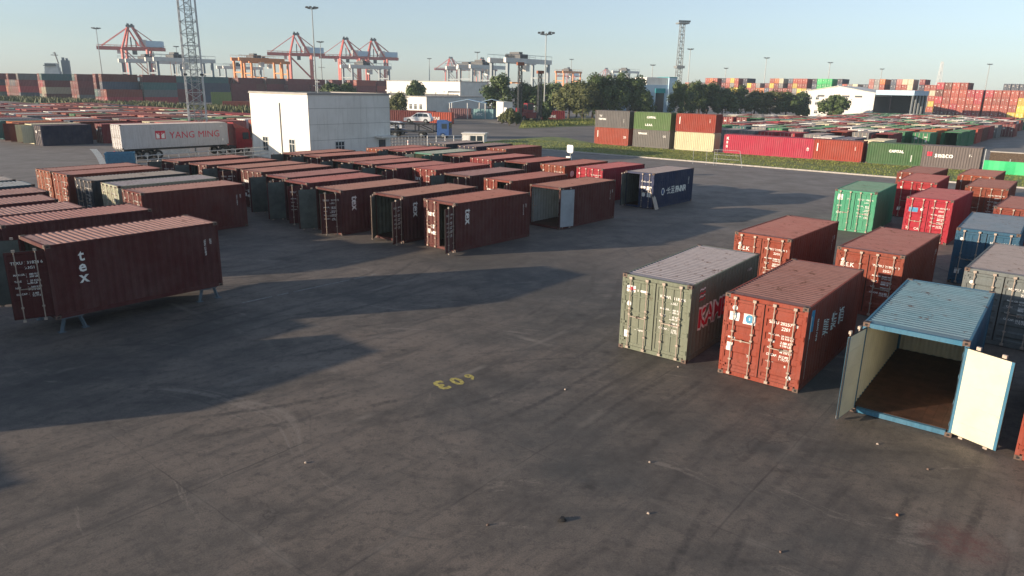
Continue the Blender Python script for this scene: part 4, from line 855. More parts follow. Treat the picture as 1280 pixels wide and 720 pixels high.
# flat refrigerated skin over the side: smooth panel with the name
b = MB(); b.box(CW / 2 - .048, -5.9, .17, CW / 2 - .006, 5.9, CH - .08); sk = b.obj('skin', 'paint', tc_); sk.color = (.60, .61, .62, 1)
sg = Sign().text('YANG', -.9, .98, 1.05, 1, spacing=1.0, bold=0).text('MING', 2.38, .98, 1.05, 1, spacing=1.0, bold=0).rect(-2.45, .95, -1.35, 1.85, 1).rect(-2.36, 1.03, -1.44, 1.62, 0).rect(-2.0, 1.03, -1.8, 1.62, 1).rect(-2.40, 1.62, -1.40, 1.68, 1)
for a_ in (-1, 1): sg.parts.append(([(-1.9, 1.35), (-1.9 + a_ * .42, 1.60), (-1.9 + a_ * .30, 1.62), (-1.9, 1.50)][::a_], [(0, 1, 2, 3)], 1))
sg.rect(5.3, .5, 5.45, .75).text('45G1', 5.1, 2.1, .2)
link('lettering', sg.build('lettering', ['white', 'redtxt'], lambda u, v, l: Vector((CW / 2 + l, u, v))), sk)
trk = thing('semi_truck', 'red tractor unit with its semi trailer carrying the YANG MING container', 'truck', (TR.x, TR.y, 0), R(TH))   # local x forward, y left; right side = -y
b = MB()
for y in (-.85, -1.6): b.box(.1, y - .06, .95, 11.9, y + .06, 1.21)
for k in range(10): b.box(.3 + k * 1.25, -1.54, 1.0, .42 + k * 1.25, -.91, 1.18)
for x in (.15, 11.7): b.box(x, -2.40, 1.02, x + .2, -.04, 1.205)
b.obj('trailer_frame', 'darksteel', trk)
b = MB(); b.box(-.02, -2.3, .55, .1, -.1, .75); b.box(-.04, -.5, .8, .0, -.2, .95); b.obj('rear_bumper', 'red', trk)
b = MB(); b.box(3.9, -2.35, .45, 7.4, -2.28, .95); b.obj('side_guard', 'lightsteel', trk)
for y in (-.35, -2.1): b = MB(); b.bar((8.2, y, .1), (8.2, y, .98), .14); b.obj('landing_leg', 'steel', trk)
wheels(trk, [(x, y) for x in (1.2, 2.5, 3.8) for y in (-.2, -2.24)])
cab = MB()
prof = [(13.2, .55), (15.25, .55), (15.3, 1.5), (15.1, 2.3), (14.9, 2.95), (13.9, 3.15), (13.2, 3.15)]
n = len(prof); cab.add([(x, -2.4, z) for x, z in prof] + [(x, -.04, z) for x, z in prof], [tuple(range(n)), tuple(range(n, 2 * n))[::-1]] + [((k + 1) % n, k, n + k, n + (k + 1) % n) for k in range(n)])
cb = cab.obj('cab', 'red', trk)
b = MB(); b.box(14.05, -2.425, 1.75, 14.85, -2.402, 2.55); b.box(14.05, -.038, 1.75, 14.85, -.015, 2.55); b.obj('side_window', 'glass', cb)
b = MB(); b.add([(15.26, -2.25, 1.75), (15.26, -.2, 1.75), (15.02, -.2, 2.75), (15.02, -2.25, 2.75)], [(0, 1, 2, 3)]); b.obj('windscreen', 'glass', cb)
b = MB(); b.add([(13.1, -2.3, 3.16), (13.1, -.15, 3.16), (13.1, -.3, 3.75), (13.1, -2.15, 3.75), (14.7, -2.2, 3.05), (14.7, -.25, 3.05)], [(0, 1, 2, 3), (0, 4, 5, 1), (3, 2, 5, 4), (0, 3, 4), (1, 5, 2)]); b.obj('wind_deflector', 'red', cb)
b = MB(); b.box(12.0, -2.1, .7, 15.0, -.35, .98); b.box(12.25, -2.3, .5, 13.1, -1.75, 1.0); b.obj('tractor_chassis', 'darksteel', trk)
b = MB(); b.tube((13.0, -.4, .9), (13.0, -.4, 3.3), .08, 8); b.obj('exhaust', 'darksteel', trk)
for y in (-2.6, .16): b = MB(); b.box(15.0, y - .08, 1.9, 15.12, y + .08, 2.5); b.obj('mirror', 'darksteel', cb)
wheels(trk, [(x, y) for x in (11.4, 12.6, 14.4) for y in (-.2, -2.24)])

def car(name, x, y, z, rz, mat, label, cat='car', suv=True, group=None, L=4.6):
    t_ = thing(name, label, cat, (x, y, z), rz, group)
    k = L / 4.6; H = 1.68 if suv else 1.45
    bot = [(-2.25, .35), (-2.3, .8), (-2.2, 1.0), (1.15, 1.0), (2.15, .86), (2.3, .6), (2.28, .35)]
    cabp = [(-2.15, 1.0), (-1.95, H - .12), (-1.5, H), (.1, H), (1.05, 1.02)]
    def ext(b, pr, w0, w1=None):
        n = len(pr); w1 = w1 or w0; zt = max(z for _, z in pr); zb = min(z for _, z in pr)
        wz = lambda z: w0 + (w1 - w0) * (z - zb) / (zt - zb)
        b.add([(x * k, -wz(z), z) for x, z in pr] + [(x * k, wz(z), z) for x, z in pr], [tuple(range(n)), tuple(range(n, 2 * n))[::-1]] + [((i + 1) % n, i, n + i, n + (i + 1) % n) for i in range(n)])
    b = MB(); ext(b, bot, .90); ext(b, cabp, .86, .66); b.obj('body', mat, t_)
    b = MB()
    for s_ in (-1, 1):
        f = lambda x, zz: (x * k, s_ * (.87 - (zz - 1.0) / (H - 1) * .2 + .012), zz)
        for q in ([(-1.9, 1.06), (-1.0, 1.06), (-1.0, H - .13), (-1.6, H - .15)], [(-.93, 1.06), (-.1, 1.06), (-.1, H - .12), (-.93, H - .12)], [(-.03, 1.06), (.85, 1.06), (.2, H - .14), (-.03, H - .12)]):
            b.add([f(*p) for p in q][::s_], [(0, 1, 2, 3)])
    b.add([(1.09 * k, -.76, 1.08), (1.09 * k, .76, 1.08), (.25 * k, .64, H - .1), (.25 * k, -.64, H - .1)], [(0, 1, 2, 3)])
    b.obj('window', 'glass', t_)
    for y_ in (-.62, .62): b = MB(); b.box(2.2 * k, y_ - .18, .68, 2.3 * k, y_ + .18, .82); b.obj('headlight', 'white', t_)
    wheels(t_, [(x_ * k, y_) for x_ in (-1.42, 1.42) for y_ in (-.82, .82)], .36, .22)
    return t_
Dc = 122; xc = -16.4
t_ = thing('car_transporter', 'dark two deck car transporter with a blue cab parked beyond the closely posted railing', 'truck', (xc, Dc, 0), R(-8))
b = MB()
for y in (-1.15, 1.15):
    b.bar((-7, y, 1.0), (3.2, y, 1.0), .18); b.bar((-7, y, 2.25), (3.4, y, 2.25), .16)
    for x in (-6.8, -3.4, 0, 3): b.bar((x, y, .95), (x, y, 2.25), .14)
    b.bar((-6.8, y, 1.0), (-3.4, y, 2.25), .1); b.bar((0, y, 2.25), (3, y, 1.0), .1)
b.obj('frame', 'darksteel', t_)
for z in (1.06, 2.31):
    b = MB(); b.box(-7, -1.15, z, 3.2, 1.15, z + .05); b.obj('deck', 'darksteel', t_)
wheels(t_, [(x, y) for x in (-4.6, -3.5, 1.0) for y in (-1.0, 1.0)], .48)
b = MB(); b.box(3.7, -1.15, .5, 5.7, 1.15, 2.7); b.add([(3.7, -1.15, 2.7), (5.5, -1.1, 2.7), (5.3, 1.1, 2.7), (3.7, 1.15, 2.7), (3.7, -1, 2.95), (4.9, -1, 2.95), (4.9, 1, 2.95), (3.7, 1, 2.95)], [(4, 5, 6, 7), (0, 1, 5, 4), (1, 2, 6, 5), (2, 3, 7, 6)]); c_ = b.obj('cab', 'blue', t_)
b = MB(); b.box(4.5, -1.17, 1.6, 5.4, -1.152, 2.4); b.box(5.702, -1.0, 1.6, 5.72, 1.0, 2.5); b.obj('window', 'glass', c_)
wheels(t_, [(4.7, -1.0), (4.7, 1.0)], .48)
car('parked_car', xc + .3, Dc - .1, 2.37, R(-8 + 180), 'carwhite', 'white car on the upper deck of the car transporter')
car('parked_car', xc - 4.6, Dc + .6, 1.12, R(-8 + 180), 'carwhite', 'white car on the lower deck of the car transporter, partly behind the office block', suv=False)
car('parked_car', -21.3, 128, 0, R(20), 'blue', 'blue car beside the office block, left of the car transporter', suv=False)
# fork truck (white) and red machine near the tall lamp mast
t_ = thing('white_lorry', 'white cab lorry with a green load parked beside the bushes at the tall lamp mast', 'truck', (-1.3, 178, 0), R(-70))
b = MB(); b.box(-1.2, -1.1, .6, .9, 1.1, 3.6); c_ = b.obj('cab', 'carwhite', t_); b = MB(); b.box(.902, -.95, 1.8, .92, .95, 2.9); b.box(-.6, -1.12, 1.8, .6, -1.102, 2.8); b.obj('window', 'glass', c_)
b = MB(); b.box(-6.8, -1.2, 1.1, -1.4, 1.2, 4.9); b.obj('box_body', 'cranewhite', t_); b = MB(); b.box(-6.8, -.8, .7, -1.3, .8, 1.08); b.obj('chassis', 'darksteel', t_)
wheels(t_, [(x, y) for x in (-5.6, -4.5, 0) for y in (-1, 1)], .48)
t_ = thing('container_handler', 'red mobile container handler with a tall dark mast beside the lamp mast', 'machine', (3.5, 184, 0), R(-60))
b = MB(); b.box(-4.5, -1.6, 1.0, 1.5, 1.6, 2.4); b.box(-4.5, -1.3, 2.4, -2.4, 1.3, 3.3); b.obj('body', 'red', t_)
b = MB(); b.box(-1.2, -.9, 2.45, .6, .9, 4.6); c_ = b.obj('cab', 'red', t_); b = MB(); b.box(.602, -.75, 3.0, .62, .75, 4.4); b.box(-1.0, -.92, 3.1, .4, -.902, 4.3); b.obj('window', 'glass', c_)
wheels(t_, [(x, y) for x in (-3.6, .6) for y in (-1.7, 1.7)], .8, .5)
def lattice(b, x, y, z0, z1, w0, w1, n, r, mi=0):
    for k in range(n):
        a, c = k / n, (k + 1) / n; za, zc = z0 + (z1 - z0) * a, z0 + (z1 - z0) * c; wa, wc = w0 + (w1 - w0) * a, w0 + (w1 - w0) * c
        A_ = [Vector((x + sx * wa / 2, y + sy * wa / 2, za)) for sx, sy in ((-1, -1), (1, -1), (1, 1), (-1, 1))]; C_ = [Vector((x + sx * wc / 2, y + sy * wc / 2, zc)) for sx, sy in ((-1, -1), (1, -1), (1, 1), (-1, 1))]
        for i in range(4):
            j = (i + 1) % 4; b.tube(A_[i], C_[i], r, 5); b.tube(C_[i], C_[j], r * .45, 4); b.tube(A_[i] if k % 2 else A_[j], C_[j] if k % 2 else C_[i], r * .45, 4)
for i_, (u_, zt, lb_) in enumerate(((650, 0, 'dark rusty lattice column left of the tall lamp mast'), (676, 0, 'dark lattice column overgrown at its foot, just left of the tall lamp mast'))):
    D_ = (172, 180)[i_]; x_ = (1.0, 5.9)[i_]; t_ = thing('lattice_column', lb_, 'column', (x_, D_, 0), R(20), 'lattice columns by the lamp mast')
    b = MB(); lattice(b, 0, 0, 0, (13.2, 11.6)[i_], .85, .7, 16, .10); b.obj('lattice', 'darksteel', t_)
    b = MB(); b.cbox(0, 0, (13.2, 11.6)[i_] + .4, 1.6, 1.0, .7); b.obj('head', 'rust2', t_)

# ------------------------------------------------------------------ towers and lamp masts
tw = thing('lattice_tower', 'tall galvanised lattice tower rising out of the photo behind the YANG MING container', 'tower', (-48.7, 112, 0), R(20))
b = MB(); lattice(b, 0, 0, 0, 44, 2.5, 2.1, 26, .085)
b.obj('lattice', 'lightsteel', tw)
b = MB(); lattice(b, .1, .1, 0, 44, 1.0, .9, 44, .05); b.obj('inner_cage', 'steel', tw)
b = MB()
for k in range(44): b.bar((-.35, -.2, .5 + k), (.35, -.2, .5 + k), .04)
for s_ in (-.38, .38): b.tube((s_, -.2, 0), (s_, -.2, 44), .035, 5)
b.obj('ladder', 'steel', tw)
b = MB()
for z in (9.4, 21.4, 33.4):
    for sx in (-1, 1):
        for sy in (-1, 1): b.tube((sx * 1.16, sy * 1.16, z - .15), (sx * 1.16, sy * 1.16, z + .15), .22, 8)
b.obj('flange', 'darksteel', tw)
def mast(u_x, D, zt, label, r=.28, lamps=8, plat=False):
    t_ = thing('lamp_mast', label, 'lamp mast', (u_x, D, 0), 0, 'tall lamp masts over the port')
    k = 1 if D < 300 else D / 300 * .8
    b = MB(); b.tube((0, 0, 0), (0, 0, zt), r * k, 8, r * .5 * k); b.obj('pole', 'steel', t_)
    b = MB(); R_ = 1.5
    for i in range(10):
        a, c = i * math.tau / 10, (i + 1) * math.tau / 10; b.tube((R_ * math.cos(a), R_ * math.sin(a), zt - .4), (R_ * math.cos(c), R_ * math.sin(c), zt - .4), .07 * k, 4)
        if i % 2 == 0: b.tube((0, 0, zt - .6), (R_ * math.cos(a), R_ * math.sin(a), zt - .4), .06 * k, 4)
    b.obj('head_ring', 'darksteel', t_)
    for i in range(lamps):
        a = i * math.tau / lamps; b = MB(); b.cbox(1.75 * math.cos(a), 1.75 * math.sin(a), zt - .05, .7, .7, .42); b.obj('lamp', 'darksteel', t_)
    if plat: b = MB(); b.box(-1.6, -1.6, zt * .55, 1.6, 1.6, zt * .55 + .25); b.obj('platform', 'steel', t_)
mast(-209.4, 375, 33.1, 'lamp mast standing between the ship and the nearest quay crane')
mast(-67.5, 250, 32.5, 'tall lamp mast behind the office block, the tallest in the middle of the skyline')
mast(-112.4, 430, 31.5, 'shorter lamp mast just right of the tall one behind the office block', plat=True)
mast(7.4, 188, 21.6, 'slim lamp mast standing on the grass island beyond the verge', .2, 6)
mast(109.1, 470, 33.3, 'lamp mast beside the lattice lighting tower right of the blue building')
mast(180.8, 540, 31.9, 'lamp mast over the far red stacks, left of the warehouse')
mast(252.2, 600, 31.8, 'lamp mast rising directly behind the warehouse roof')
mast(343.5, 700, 30.8, 'lamp mast behind the right end of the warehouse')
mast(392.8, 620, 33.5, 'lamp mast behind the blue topped stack at the far right')
mast(-81.4, 700, 32.8, 'lamp mast between the quay cranes, over the long shed roof')
mast(-28.1, 540, 32.2, 'lamp mast among the pale gantries left of the tree')
mast(51.9, 700, 34.4, 'small far lamp mast left of the far orange gantry')
mast(-254.5, 560, 33.3, 'lamp mast just left of the lattice tower')
mast(102.7, 560, 26.2, 'small lamp mast left of the blue building roof')
mast(183.2, 650, 27.5, 'faint lamp mast over the dark trees right of the blue building')
lt_ = thing('lighting_tower', 'narrow lattice lighting tower standing right of the blue building', 'tower', (63.5, 290, 0), R(10))
zt = 32.7; b = MB(); lattice(b, 0, 0, 0, zt, 2.2, 1.5, 26, .13); b.obj('lattice', 'steel', lt_); b = MB(); b.cbox(0, 0, zt + .3, 4.2, 3.6, .5); b.cbox(0, 0, zt * .52, 3.2, 3.2, .9); b.obj('platform', 'steel', lt_)
for i in range(6): b = MB(); b.cbox(-2 + i * .8, -1.9, zt + .9, .6, .4, .6); b.obj('lamp', 'darksteel', lt_)
py_ = thing('pylon', 'hazy red and white lattice pylon far beyond the red and yellow stack', 'pylon', (854.6, 1500, 0), 0)
b = MB(); lattice(b, 0, 0, 0, 72.1, 9, 3, 10, .5); b.obj('lattice', 'cranewhite', py_)

# ------------------------------------------------------------------ gantry cranes
def rtg(x, y, mat, gm, label, H=18.0, span=23.5, wb=7.5, rz=50, hazy=1):
    t_ = thing('yard_gantry', label, 'gantry crane', (x, y, 0), R(rz), 'rubber tyred yard gantries'); k = .8
    for gy in (0, wb):
        b = MB(); b.box(-1.5, gy - .55, H - 1.9, span + 1.5, gy + .55, H - .3); b.obj('girder', gm, t_)
        for gx in (0, span): b = MB(); b.box(gx - .45, gy - .5, 1.6, gx + .45, gy + .5, H - 1.9); b.obj('leg', mat, t_)
    for gx in (0, span):
        b = MB(); b.box(gx - .4, .52, 1.2, gx + .4, wb - .52, 2.1); b.box(gx - .3, .52, H * .62, gx + .3, wb - .52, H * .62 + .6); b.bar((gx, .4, 2.2), (gx, wb - .4, H * .62), .3); b.obj('sill_beam', mat, t_)
        for gy in (-.2, wb + .2): b = MB(); b.tube((gx - .5, gy, .9), (gx + .5, gy, .9), .9, 12); b.obj('wheel', 'tyre', t_)
    b = MB(); b.box(span * .3, .2, H - .28, span * .3 + 4.5, wb - .2, H + 1.2); b.box(span * .3 + 1, 1.5, H + 1.2, span * .3 + 3, wb - 1.5, H + 2.0); b.obj('trolley', 'darksteel', t_)
    b = MB(); b.box(span * .3 + 4.6, 1, H - 4.6, span * .3 + 6.6, 3, H - 2.2); b.obj('operator_cab', 'cranewhite', t_)
    b = MB(); b.box(span * .3, -.1, H * .52, span * .3 + 2.4, wb + .1 if wb > 12 else wb, H * .52 + .5)
    for gy in (1.2, wb - 1.2): b.bar((span * .3 + 1.2, gy, H * .52 + .5), (span * .3 + 1.2, gy, H - .3), .12)
    b.obj('spreader', 'craneorange', t_)
    b = MB()
    for gy in (-.5, wb + .5):
        b.bar((-1.5, gy, H + .9), (span + 1.5, gy, H + .9), .1)
        for i in range(9): b.bar((-1.5 + i * (span + 3) / 8, gy, H - .3), (-1.5 + i * (span + 3) / 8, gy, H + .9), .08)
    b.obj('handrail', mat, t_)
rtg(-174.2, 335, 'cranegrey', 'cranewhite', 'pale yard gantry with grey legs under the nearest quay crane, left of the lattice tower')
rtg(-147.5, 306, 'cranegrey', 'cranewhite', 'pale yard gantry with grey legs standing behind the lattice tower')
rtg(-141.9, 385, 'craneorange', 'craneorange', 'orange yard gantry left of the tall lamp mast', H=21)
rtg(-151.1, 425, 'craneorange', 'craneorange', 'orange yard gantry close behind the first orange one', H=21)
rtg(-176.0, 450, 'cranegrey', 'cranewhite', 'small looking pale gantry just left of the orange ones')
rtg(-81.5, 370, 'cranegrey', 'cranewhite', 'pale gantry under the pair of quay cranes in the middle')
rtg(-3.0, 262, 'cranegrey', 'cranewhite', 'largest looking pale gantry, its girders ending at the slim lamp mast', H=18.6)
rtg(-19.5, 330, 'cranegrey', 'cranewhite', 'pale gantry behind the tree at the left end of the long pale girders')
rtg(-27.5, 360, 'cranegrey', 'cranewhite', 'pale gantry over the long shed, the leftmost of the centre cluster')
rtg(38.6, 600, 'craneorange', 'craneorange', 'far orange gantry above the trees', H=22)
rtg(79.7, 560, 'cranegrey', 'cranewhite', 'far pale gantry above the trees left of the blue building', H=22)
def sts(x, y, label, s=1.0, rz=18, up=False):
    t_ = thing('quay_crane', label, 'quay crane', (x, y, 0), R(rz), 'red ship to shore cranes'); t_.scale = (s, s, s * .94)
    for gx in (-3, 15):
        for gy in (-9, 9):
            b = MB(); b.bar((gx, gy, 0), (gx, gy, 34), 1.6); b.obj('leg', 'cranered', t_)
        b = MB(); b.bar((gx, -9, 12), (gx, 9, 12), 1.1); b.bar((gx, -9, 34), (gx, 9, 34), 1.0); b.obj('portal_beam', 'cranered', t_)
    for gy in (-9, 9): b = MB(); b.bar((-3, gy, 12), (15, gy, 12), .9); b.bar((-3, gy, 33), (15, gy, 13), .55); b.obj('brace', 'cranered', t_)
    b = MB()
    for gy in (-2.5, 2.5): b.box(-22, gy - .7, 33.4, 27, gy + .7, 36.2)
    for k in range(9): b.box(-21 + k * 5.6, -1.9, 34.6, -20.2 + k * 5.6, 1.9, 35.6)
    b.obj('boom', 'cranered', t_)
    b = MB()
    for gy in (-1, 1):
        b.bar((-3, gy * 8, 34.5), (1.5, gy * 2, 52), 1.2); b.bar((13, gy * 6, 36), (5, gy * 2, 52), 1.2)
        b.bar((2, gy * 2, 50), (8, gy * 3, 37), .5)
    b.obj('apex_frame', 'cranered', t_)
    b = MB(); b.box(.6, -2.8, 52, 6, 2.8, 53.8); b.box(1.2, -2, 53.8, 2.4, 2, 55); b.box(4, -2, 53.8, 5.2, 2, 54.8); b.obj('apex_head', 'darksteel', t_)
    b = MB()
    for gy in (-2, 2): b.bar((1.5, gy, 52), (-19, gy, 36.5), .35); b.bar((5, gy, 52), (24, gy, 36.5), .35); b.bar((5, gy, 52), (14, gy, 36.5), .3)
    b.obj('forestay', 'cranered', t_)
    b = MB(); b.box(9, -4, 36.5, 14, 4, 42.2); b.obj('machine_house', 'cranewhite', t_)
    b = MB(); b.box(14.02, -4, 36.5, 26, 4, 41.4); b.obj('electrical_room', 'wallblue', t_)
    b = MB(); b.box(-8, -1.6, 30.5, -5.5, 1.6, 33.3); b.obj('operator_cab', 'cranewhite', t_)
    b = MB(); b.box(3, -1.8, 30, 6, 1.8, 33.3); b.box(2.6, -3, 36.3, 3.4, -2.2, 44); b.box(6, -3, 36.3, 6.8, -2.2, 42)
    for z in (20, 25, 30): b.box(15.9, 7.6, z, 17.6, 10, z + .5)
    b.bar((16.8, 8.8, 1), (16.8, 8.8, 33), .35); b.obj('stair_tower', 'darksteel', t_)
    b = MB()
    for gy in (-3.4, 3.4):
        for k in range(12): b.bar((-21 + k * 4, gy, 36.2), (-21 + k * 4, gy, 37.4), .16)
        b.bar((-22, gy, 37.4), (27, gy, 37.4), .16)
    b.obj('handrail', 'cranered', t_)
sts(-311.3, 600, 'nearest red quay crane, at the left between the lamp mast and the lattice tower')
sts(-196.8, 660, 'red quay crane behind the orange yard gantries, just left of the tall lamp mast')
sts(-166.0, 715, 'red quay crane in the middle, the left of two side by side')
sts(-141.6, 725, 'red quay crane in the middle, the right of two side by side')
sts(-103.9, 1150, 'distant red quay crane over the long shed')
sts(-55.4, 1150, 'distant red quay crane half hidden by the pale gantries')
sts(109.9, 1600, 'very distant red quay crane over the far orange gantry')
sts(191.3, 1600, 'very distant red quay crane above the tallest trees')
# ship
sh = thing('container_ship', 'white ship superstructure with a dark funnel and mast showing above the left stacks', 'ship', (-341.6, 540, 0), R(25))
b = MB(); b.add([(-60, -9, 0), (70, -9, 0), (84, 0, 0), (70, 9, 0), (-60, 9, 0), (-62, -11, 8), (72, -11, 8), (90, 0, 9), (72, 11, 8), (-62, 11, 8)], [(5, 6, 7, 8, 9)] + [(k, (k + 1) % 5, 5 + (k + 1) % 5, 5 + k) for k in range(5)]); b.obj('hull', 'darksteel', sh)
b = MB()
for k in range(4): b.box(-1 + k * .4, -8, 8.02 + k * 2.8, 9 - k * .5, 8, 10.8 + k * 2.8)
sp_ = b.obj('superstructure', 'cranewhite', sh); b = MB(); b.box(-.5, -9.5, 17.2, 7.2, -7.9, 17.8); b.box(.2, -8.06, 17.9, 7, -8.01, 18.7); b.obj('bridge_window', 'glass', sp_)
b = MB(); b.box(10, -3, 8.05, 15, 3, 21.5); b.box(10.6, -2, 21.5, 12, 2, 23.5); b.box(13, -2, 21.5, 14.2, 2, 23); b.obj('funnel', 'slateb', sh)
b = MB(); b.bar((8, 0, 19.2), (6.5, 0, 27), .6); b.bar((4, 0, 25), (8.5, 0, 25), .35); b.bar((5.4, 0, 26.4), (7.6, 0, 26.4), .3); b.obj('mast', 'darksteel', sh)
# hills and far shore
b = MB(); n = 60
for i in range(n + 1):
    f = i / n; x = -1767.7 + f * (-1547.0 - -1767.7); h = 40 * math.sin(math.pi * f) ** .6 * (.8 + .3 * noise.noise(Vector((f * 6, 0, 0)))); b.v += [(x, 3000, 0), (x, 3060, h * .7), (x, 3120, h), (x, 3300, 0)]
for i in range(n):
    for j in range(3): a = i * 4 + j; b.f.append((a, a + 4, a + 5, a + 1)); b.m.append(0)
structure(b.obj('hills', 'leaf'))

# ------------------------------------------------------------------ trees
def m_crown(seed, rad, height, leaf=.34, count=5200):
    rng = random.Random(seed); b = MB(); cl = []
    for _ in range(26):
        a = rng.uniform(0, math.tau); rr = rad * rng.uniform(.15, .8); z = height * rng.uniform(.22, .92); f = math.sin(math.pi * min(.97, max(.12, z / height)))
        cl.append((Vector((rr * math.cos(a) * (.45 + .65 * f), rr * math.sin(a) * (.45 + .65 * f), z)), rad * rng.uniform(.22, .45)))
    for _ in range(count):
        c, r0 = rng.choice(cl); d = Vector((rng.gauss(0, 1), rng.gauss(0, 1), rng.gauss(0, .8))).normalized(); p = c + d * r0 * rng.uniform(.55, 1.08)
        if p.z < .5: p.z = .5 + rng.random()
        n_ = (d + Vector((rng.uniform(-.7, .7), rng.uniform(-.7, .7), rng.uniform(-.3, .9)))).normalized(); u = n_.orthogonal().normalized(); v = n_.cross(u); s_ = leaf * rng.uniform(.6, 1.3); a = rng.uniform(0, 3.1); u, v = u * math.cos(a) + v * math.sin(a), v * math.cos(a) - u * math.sin(a)
        b.quad(p - u * s_, p - v * s_ * .55, p + u * s_, p + v * s_ * .55)
    return b, cl
def m_trunk(cl, height, seed):
    rng = random.Random(seed); b = MB(); top = Vector((rng.uniform(-.3, .3), rng.uniform(-.3, .3), height * .55)); b.tube((0, 0, 0), top, .26, 8, .13)
    for c, r0 in cl[:12]: s_ = top * rng.uniform(.45, 1); b.tube(s_, c, .09, 5, .03)
    return b
VAR = []
for sd_, rad, h_ in ((1, 4.6, 11), (2, 4.2, 9), (3, 5.2, 12.5), (4, 3.2, 6.0)):
    cb_, cl_ = m_crown(sd_, rad, h_); cr = cb_.mesh('crown', ['leaf']); tr_ = m_trunk(cl_, h_, sd_).mesh('trunk', ['bark']); cr2 = cr.copy(); cr2.materials[0] = M['leaf2']; VAR.append((rad, h_, cr, tr_, cr2))
def tree(x, y, h, label, v=0, wide=1.0, olive=False, name='broadleaf_tree', rz=0, cat='tree', group='trees between the yard and the far stacks'):
    rad, h0, cr, tr_, cr2 = VAR[v]; s_ = h / h0; t_ = thing(name, label, cat, (x, y, 0), rz, group); t_.scale = (s_ * wide, s_ * wide, s_)
    link('trunk', tr_, t_); link('crown', cr2 if olive else cr, t_)
tl = [(-30.3, 190, 6.5, 1, 1.0, 1, 'olive tree at the right end of the office block'), (-33.4, 248, 9.3, 3, .8, 0, 'small tree poking up before the big white shed'),
 (-58.4, 235, 8.0, 3, 1.0, 0, 'dark tree top over the roof of the office block'), (-55.2, 240, 8.2, 3, 1.0, 0, 'second dark tree top over the roof of the office block, to the right'),
 (-5.2, 212, 11.6, 0, 1.05, 0, 'rounded green tree left of the pale gantry legs'), (11.5, 214, 9.8, 1, 1.1, 0, 'tree just right of the tall slim lamp mast'),
 (3.6, 215, 9.6, 1, 1.0, 0, 'tree behind the red container handler'), (15.0, 206, 9.6, 1, 1.15, 1, 'second tree to the right of the slim lamp mast, olive green'), (18.5, 200, 10.2, 2, 1.0, 1, 'third tree to the right of the slim lamp mast, olive green'),
 (23.7, 204, 12.0, 0, 1.1, 0, 'tall tree behind the leftmost two high stack'), (28.6, 206, 12.6, 2, 1.05, 0, 'tallest tree of the clump left of the blue building'), (33.2, 208, 11.6, 0, 1.0, 0, 'right hand tall tree of the clump left of the blue building'),
 (35.8, 205, 8.0, 1, .9, 0, 'dark lower tree against the blue building'), (48.3, 215, 10.5, 0, .9, 0, 'dark tree touching the right side of the blue building'), (54.4, 225, 11.0, 2, 1.0, 0, 'dark tree second right of the blue building'),
 (60.1, 230, 10.6, 0, 1.1, 0, 'dark tree third right of the blue building'), (65.6, 232, 9.2, 1, 1.15, 0, 'dark tree fourth right of the blue building'), (71.6, 236, 10.0, 2, .95, 0, 'dark tree with a raised top left of the smooth hedge like clump'),
 (78.0, 240, 8.6, 1, 1.25, 1, 'broad tree at the left of the smooth clump beside the warehouse'), (83.5, 240, 8.6, 0, 1.2, 1, 'broad tree in the middle of the smooth clump beside the warehouse'), (89.4, 242, 8.4, 1, 1.2, 0, 'broad tree at the right of the smooth clump beside the warehouse'),
 (18.6, 222, 10.2, 0, 1.1, 0, 'green tree set back behind the olive ones'), (22.8, 216, 11.0, 1, 1.1, 0, 'green tree set back left of the tall clump'), (8.5, 222, 9.4, 0, 1.1, 0, 'tree set back directly behind the slim lamp mast'), (61.6, 246, 10.4, 1, 1.2, 0, 'dark tree set back right of the blue building'), (94.0, 243, 8.0, 3, 1.0, 0, 'small dark tree at the left corner of the warehouse'), (102.3, 236, 7.2, 3, 1.15, 0, 'round tree in front of the white warehouse wall')]
for i_, (x_, y_, h_, v_, w_, ol, lb_) in enumerate(tl): tree(x_, y_, h_, lb_, v_, w_, ol, rz=i_ * 1.7)
for x_, y_, h_, lb_ in ((-1.3, 165, 3.6, 'leafy bush in front of the white lorry'), (0.3, 167, 2.8, 'lower bush at the corner of the grass island'), (7.3, 186, 4.6, 'ivy like bush climbing the foot of the slim lamp mast'), (-3.1, 172, 2.2, 'small dry bush left of the leafy one on the road edge')):
    tree(x_, y_, h_, lb_, 3, .85, 'leafy' in lb_, 'bush', cat='bush', group='bushes by the access road')

# ------------------------------------------------------------------ marks and litter on the yard
yc = Vector((*(-1.4, 19.6), 0)); d51 = R(18)
sg = Sign().text('E09', -1.3, -.6, 1.0, bold=.03)
def ym(u, v, l): return Vector((u, v, .004))
me = Sign().text('3', -.33, .42, .92, rot=math.pi, bold=.035).text('0', .26, .36, .80, rot=math.pi, bold=.03).text('6', .80, .34, .62, rot=math.pi, bold=.022).build('painted_number', ['yellowtxt'], lambda u, v, l: Vector((u * .86 - .1, v * .95, .004)))
tag(link('painted_number', me, None, (yc.x - .1, yc.y - .05, 0), R(38)), 'worn yellow painted bay number on the open concrete', 'marking')
def strip(name, a, c, wd, label, mat='oldwhite'):
    a, c = Vector((*a, .005)), Vector((*c, .005)); d = (c - a).normalized(); n_ = Vector((-d.y, d.x, 0)) * wd / 2; b = MB(); rng = random.Random(int(a.x * 10)); L = (c - a).length; x = 0
    while x < L:
        l = rng.uniform(.5, 1.6); p, q = a + d * x, a + d * min(L, x + l); b.quad(p - n_, q - n_, q + n_, p + n_); x += l + rng.uniform(.02, .25)
    tag(b.obj(name, mat), label, 'marking')
strip('painted_line', (-10.7, 27.0), (-6.3, 31.8), .10, 'worn pale painted line in the shade in front of the middle group')
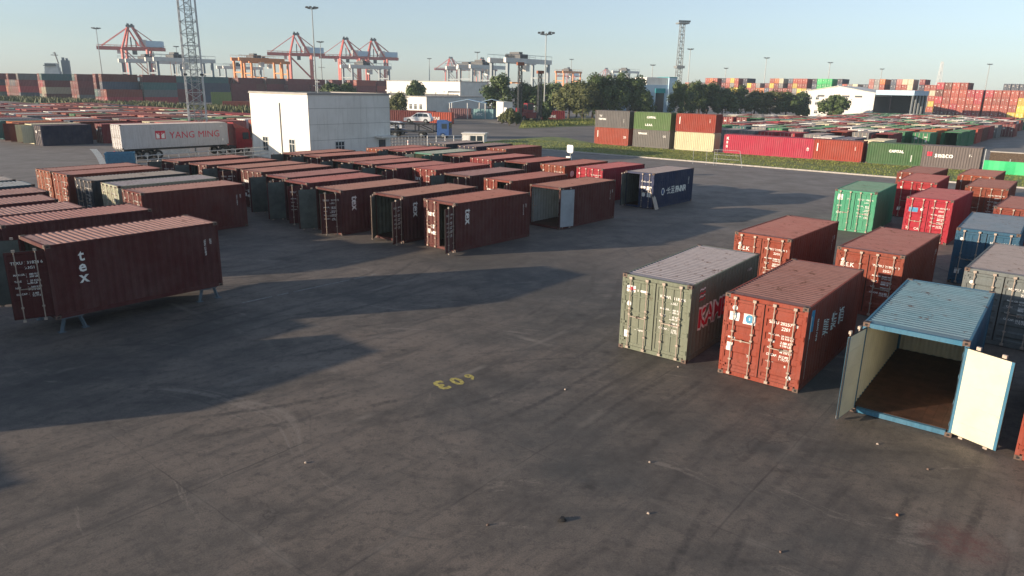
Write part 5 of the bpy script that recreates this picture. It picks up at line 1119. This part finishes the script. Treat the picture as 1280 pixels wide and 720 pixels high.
strip('painted_line', (6.4, 47.9), (20.6, 50.7), .09, 'faint pale painted line beyond the navy container')
rng = random.Random(5)
for i_, (u_, n_) in enumerate(((((1.1, 12.6)), 'dark flattened rag near the bottom of the yard'), (((2.9, 12.9)), 'white scrap in the lower middle of the yard'), (((8.1, 13.0)), 'small orange lump lying in the lower right'), (((4.0, 50.6)), 'pale scrap beside the container with the folded door'),
    (((3.3, 15.0)), 'tiny white chip left of the long tyre mark'), (((5.3, 21.0)), 'white chip in front of the grey green container'), (((9.2, 16.1)), 'white scrap before the open sky blue container'), (((1.6, 19.1)), 'white crumb on the concrete left of the rust red container'),
    (((-4.7, 14.7)), 'white scrap at the slab joint in the lower left'), (((-0.4, 12.4)), 'pale pebble at the bottom centre'), (((9.8, 14.9)), 'brown stone near the open cream door'), (((5.2, 11.7)), 'pale pebble near the bottom edge'))):
    b = MB(); n = 7; rr = .032 if i_ not in (0,) else .09; ring = [(rr * rng.uniform(.6, 1.3) * math.cos(k * math.tau / n), rr * rng.uniform(.6, 1.3) * math.sin(k * math.tau / n)) for k in range(n)]
    b.add([(x, y, .006) for x, y in ring] + [(x * .6, y * .6, rr * .55 + .02) for x, y in ring], [tuple(range(n, 2 * n))] + [(k, (k + 1) % n, n + (k + 1) % n, n + k) for k in range(n)])
    o = b.obj('litter' if 'stone' not in n_ and 'pebble' not in n_ else 'stone', ['dark' if i_ == 0 else 'orange' if i_ == 2 else 'castm' if i_ in (9, 10, 11) else 'galv']); o.location = (u_[0], u_[1], 0); tag(o, n_, 'litter' if 'stone' not in n_ and 'pebble' not in n_ else 'stone')

# ------------------------------------------------------------------ haze
m, t, bs = newmat('haze'); t.nodes.remove(bs); pv = N(t, 'ShaderNodeVolumePrincipled'); pv.inputs['Color'].default_value = (.66, .84, 1, 1); pv.inputs['Density'].default_value = .00024; pv.inputs['Anisotropy'].default_value = 0
t.links.new(pv.outputs[0], t.nodes['Material Output'].inputs['Volume']); M['haze'] = m
b = MB(); b.box(-1900, -120, -1, 1900, 1900, 70); tag(b.obj('haze', 'haze'), 'thin pale summer haze over the whole port', 'haze', kind='stuff')
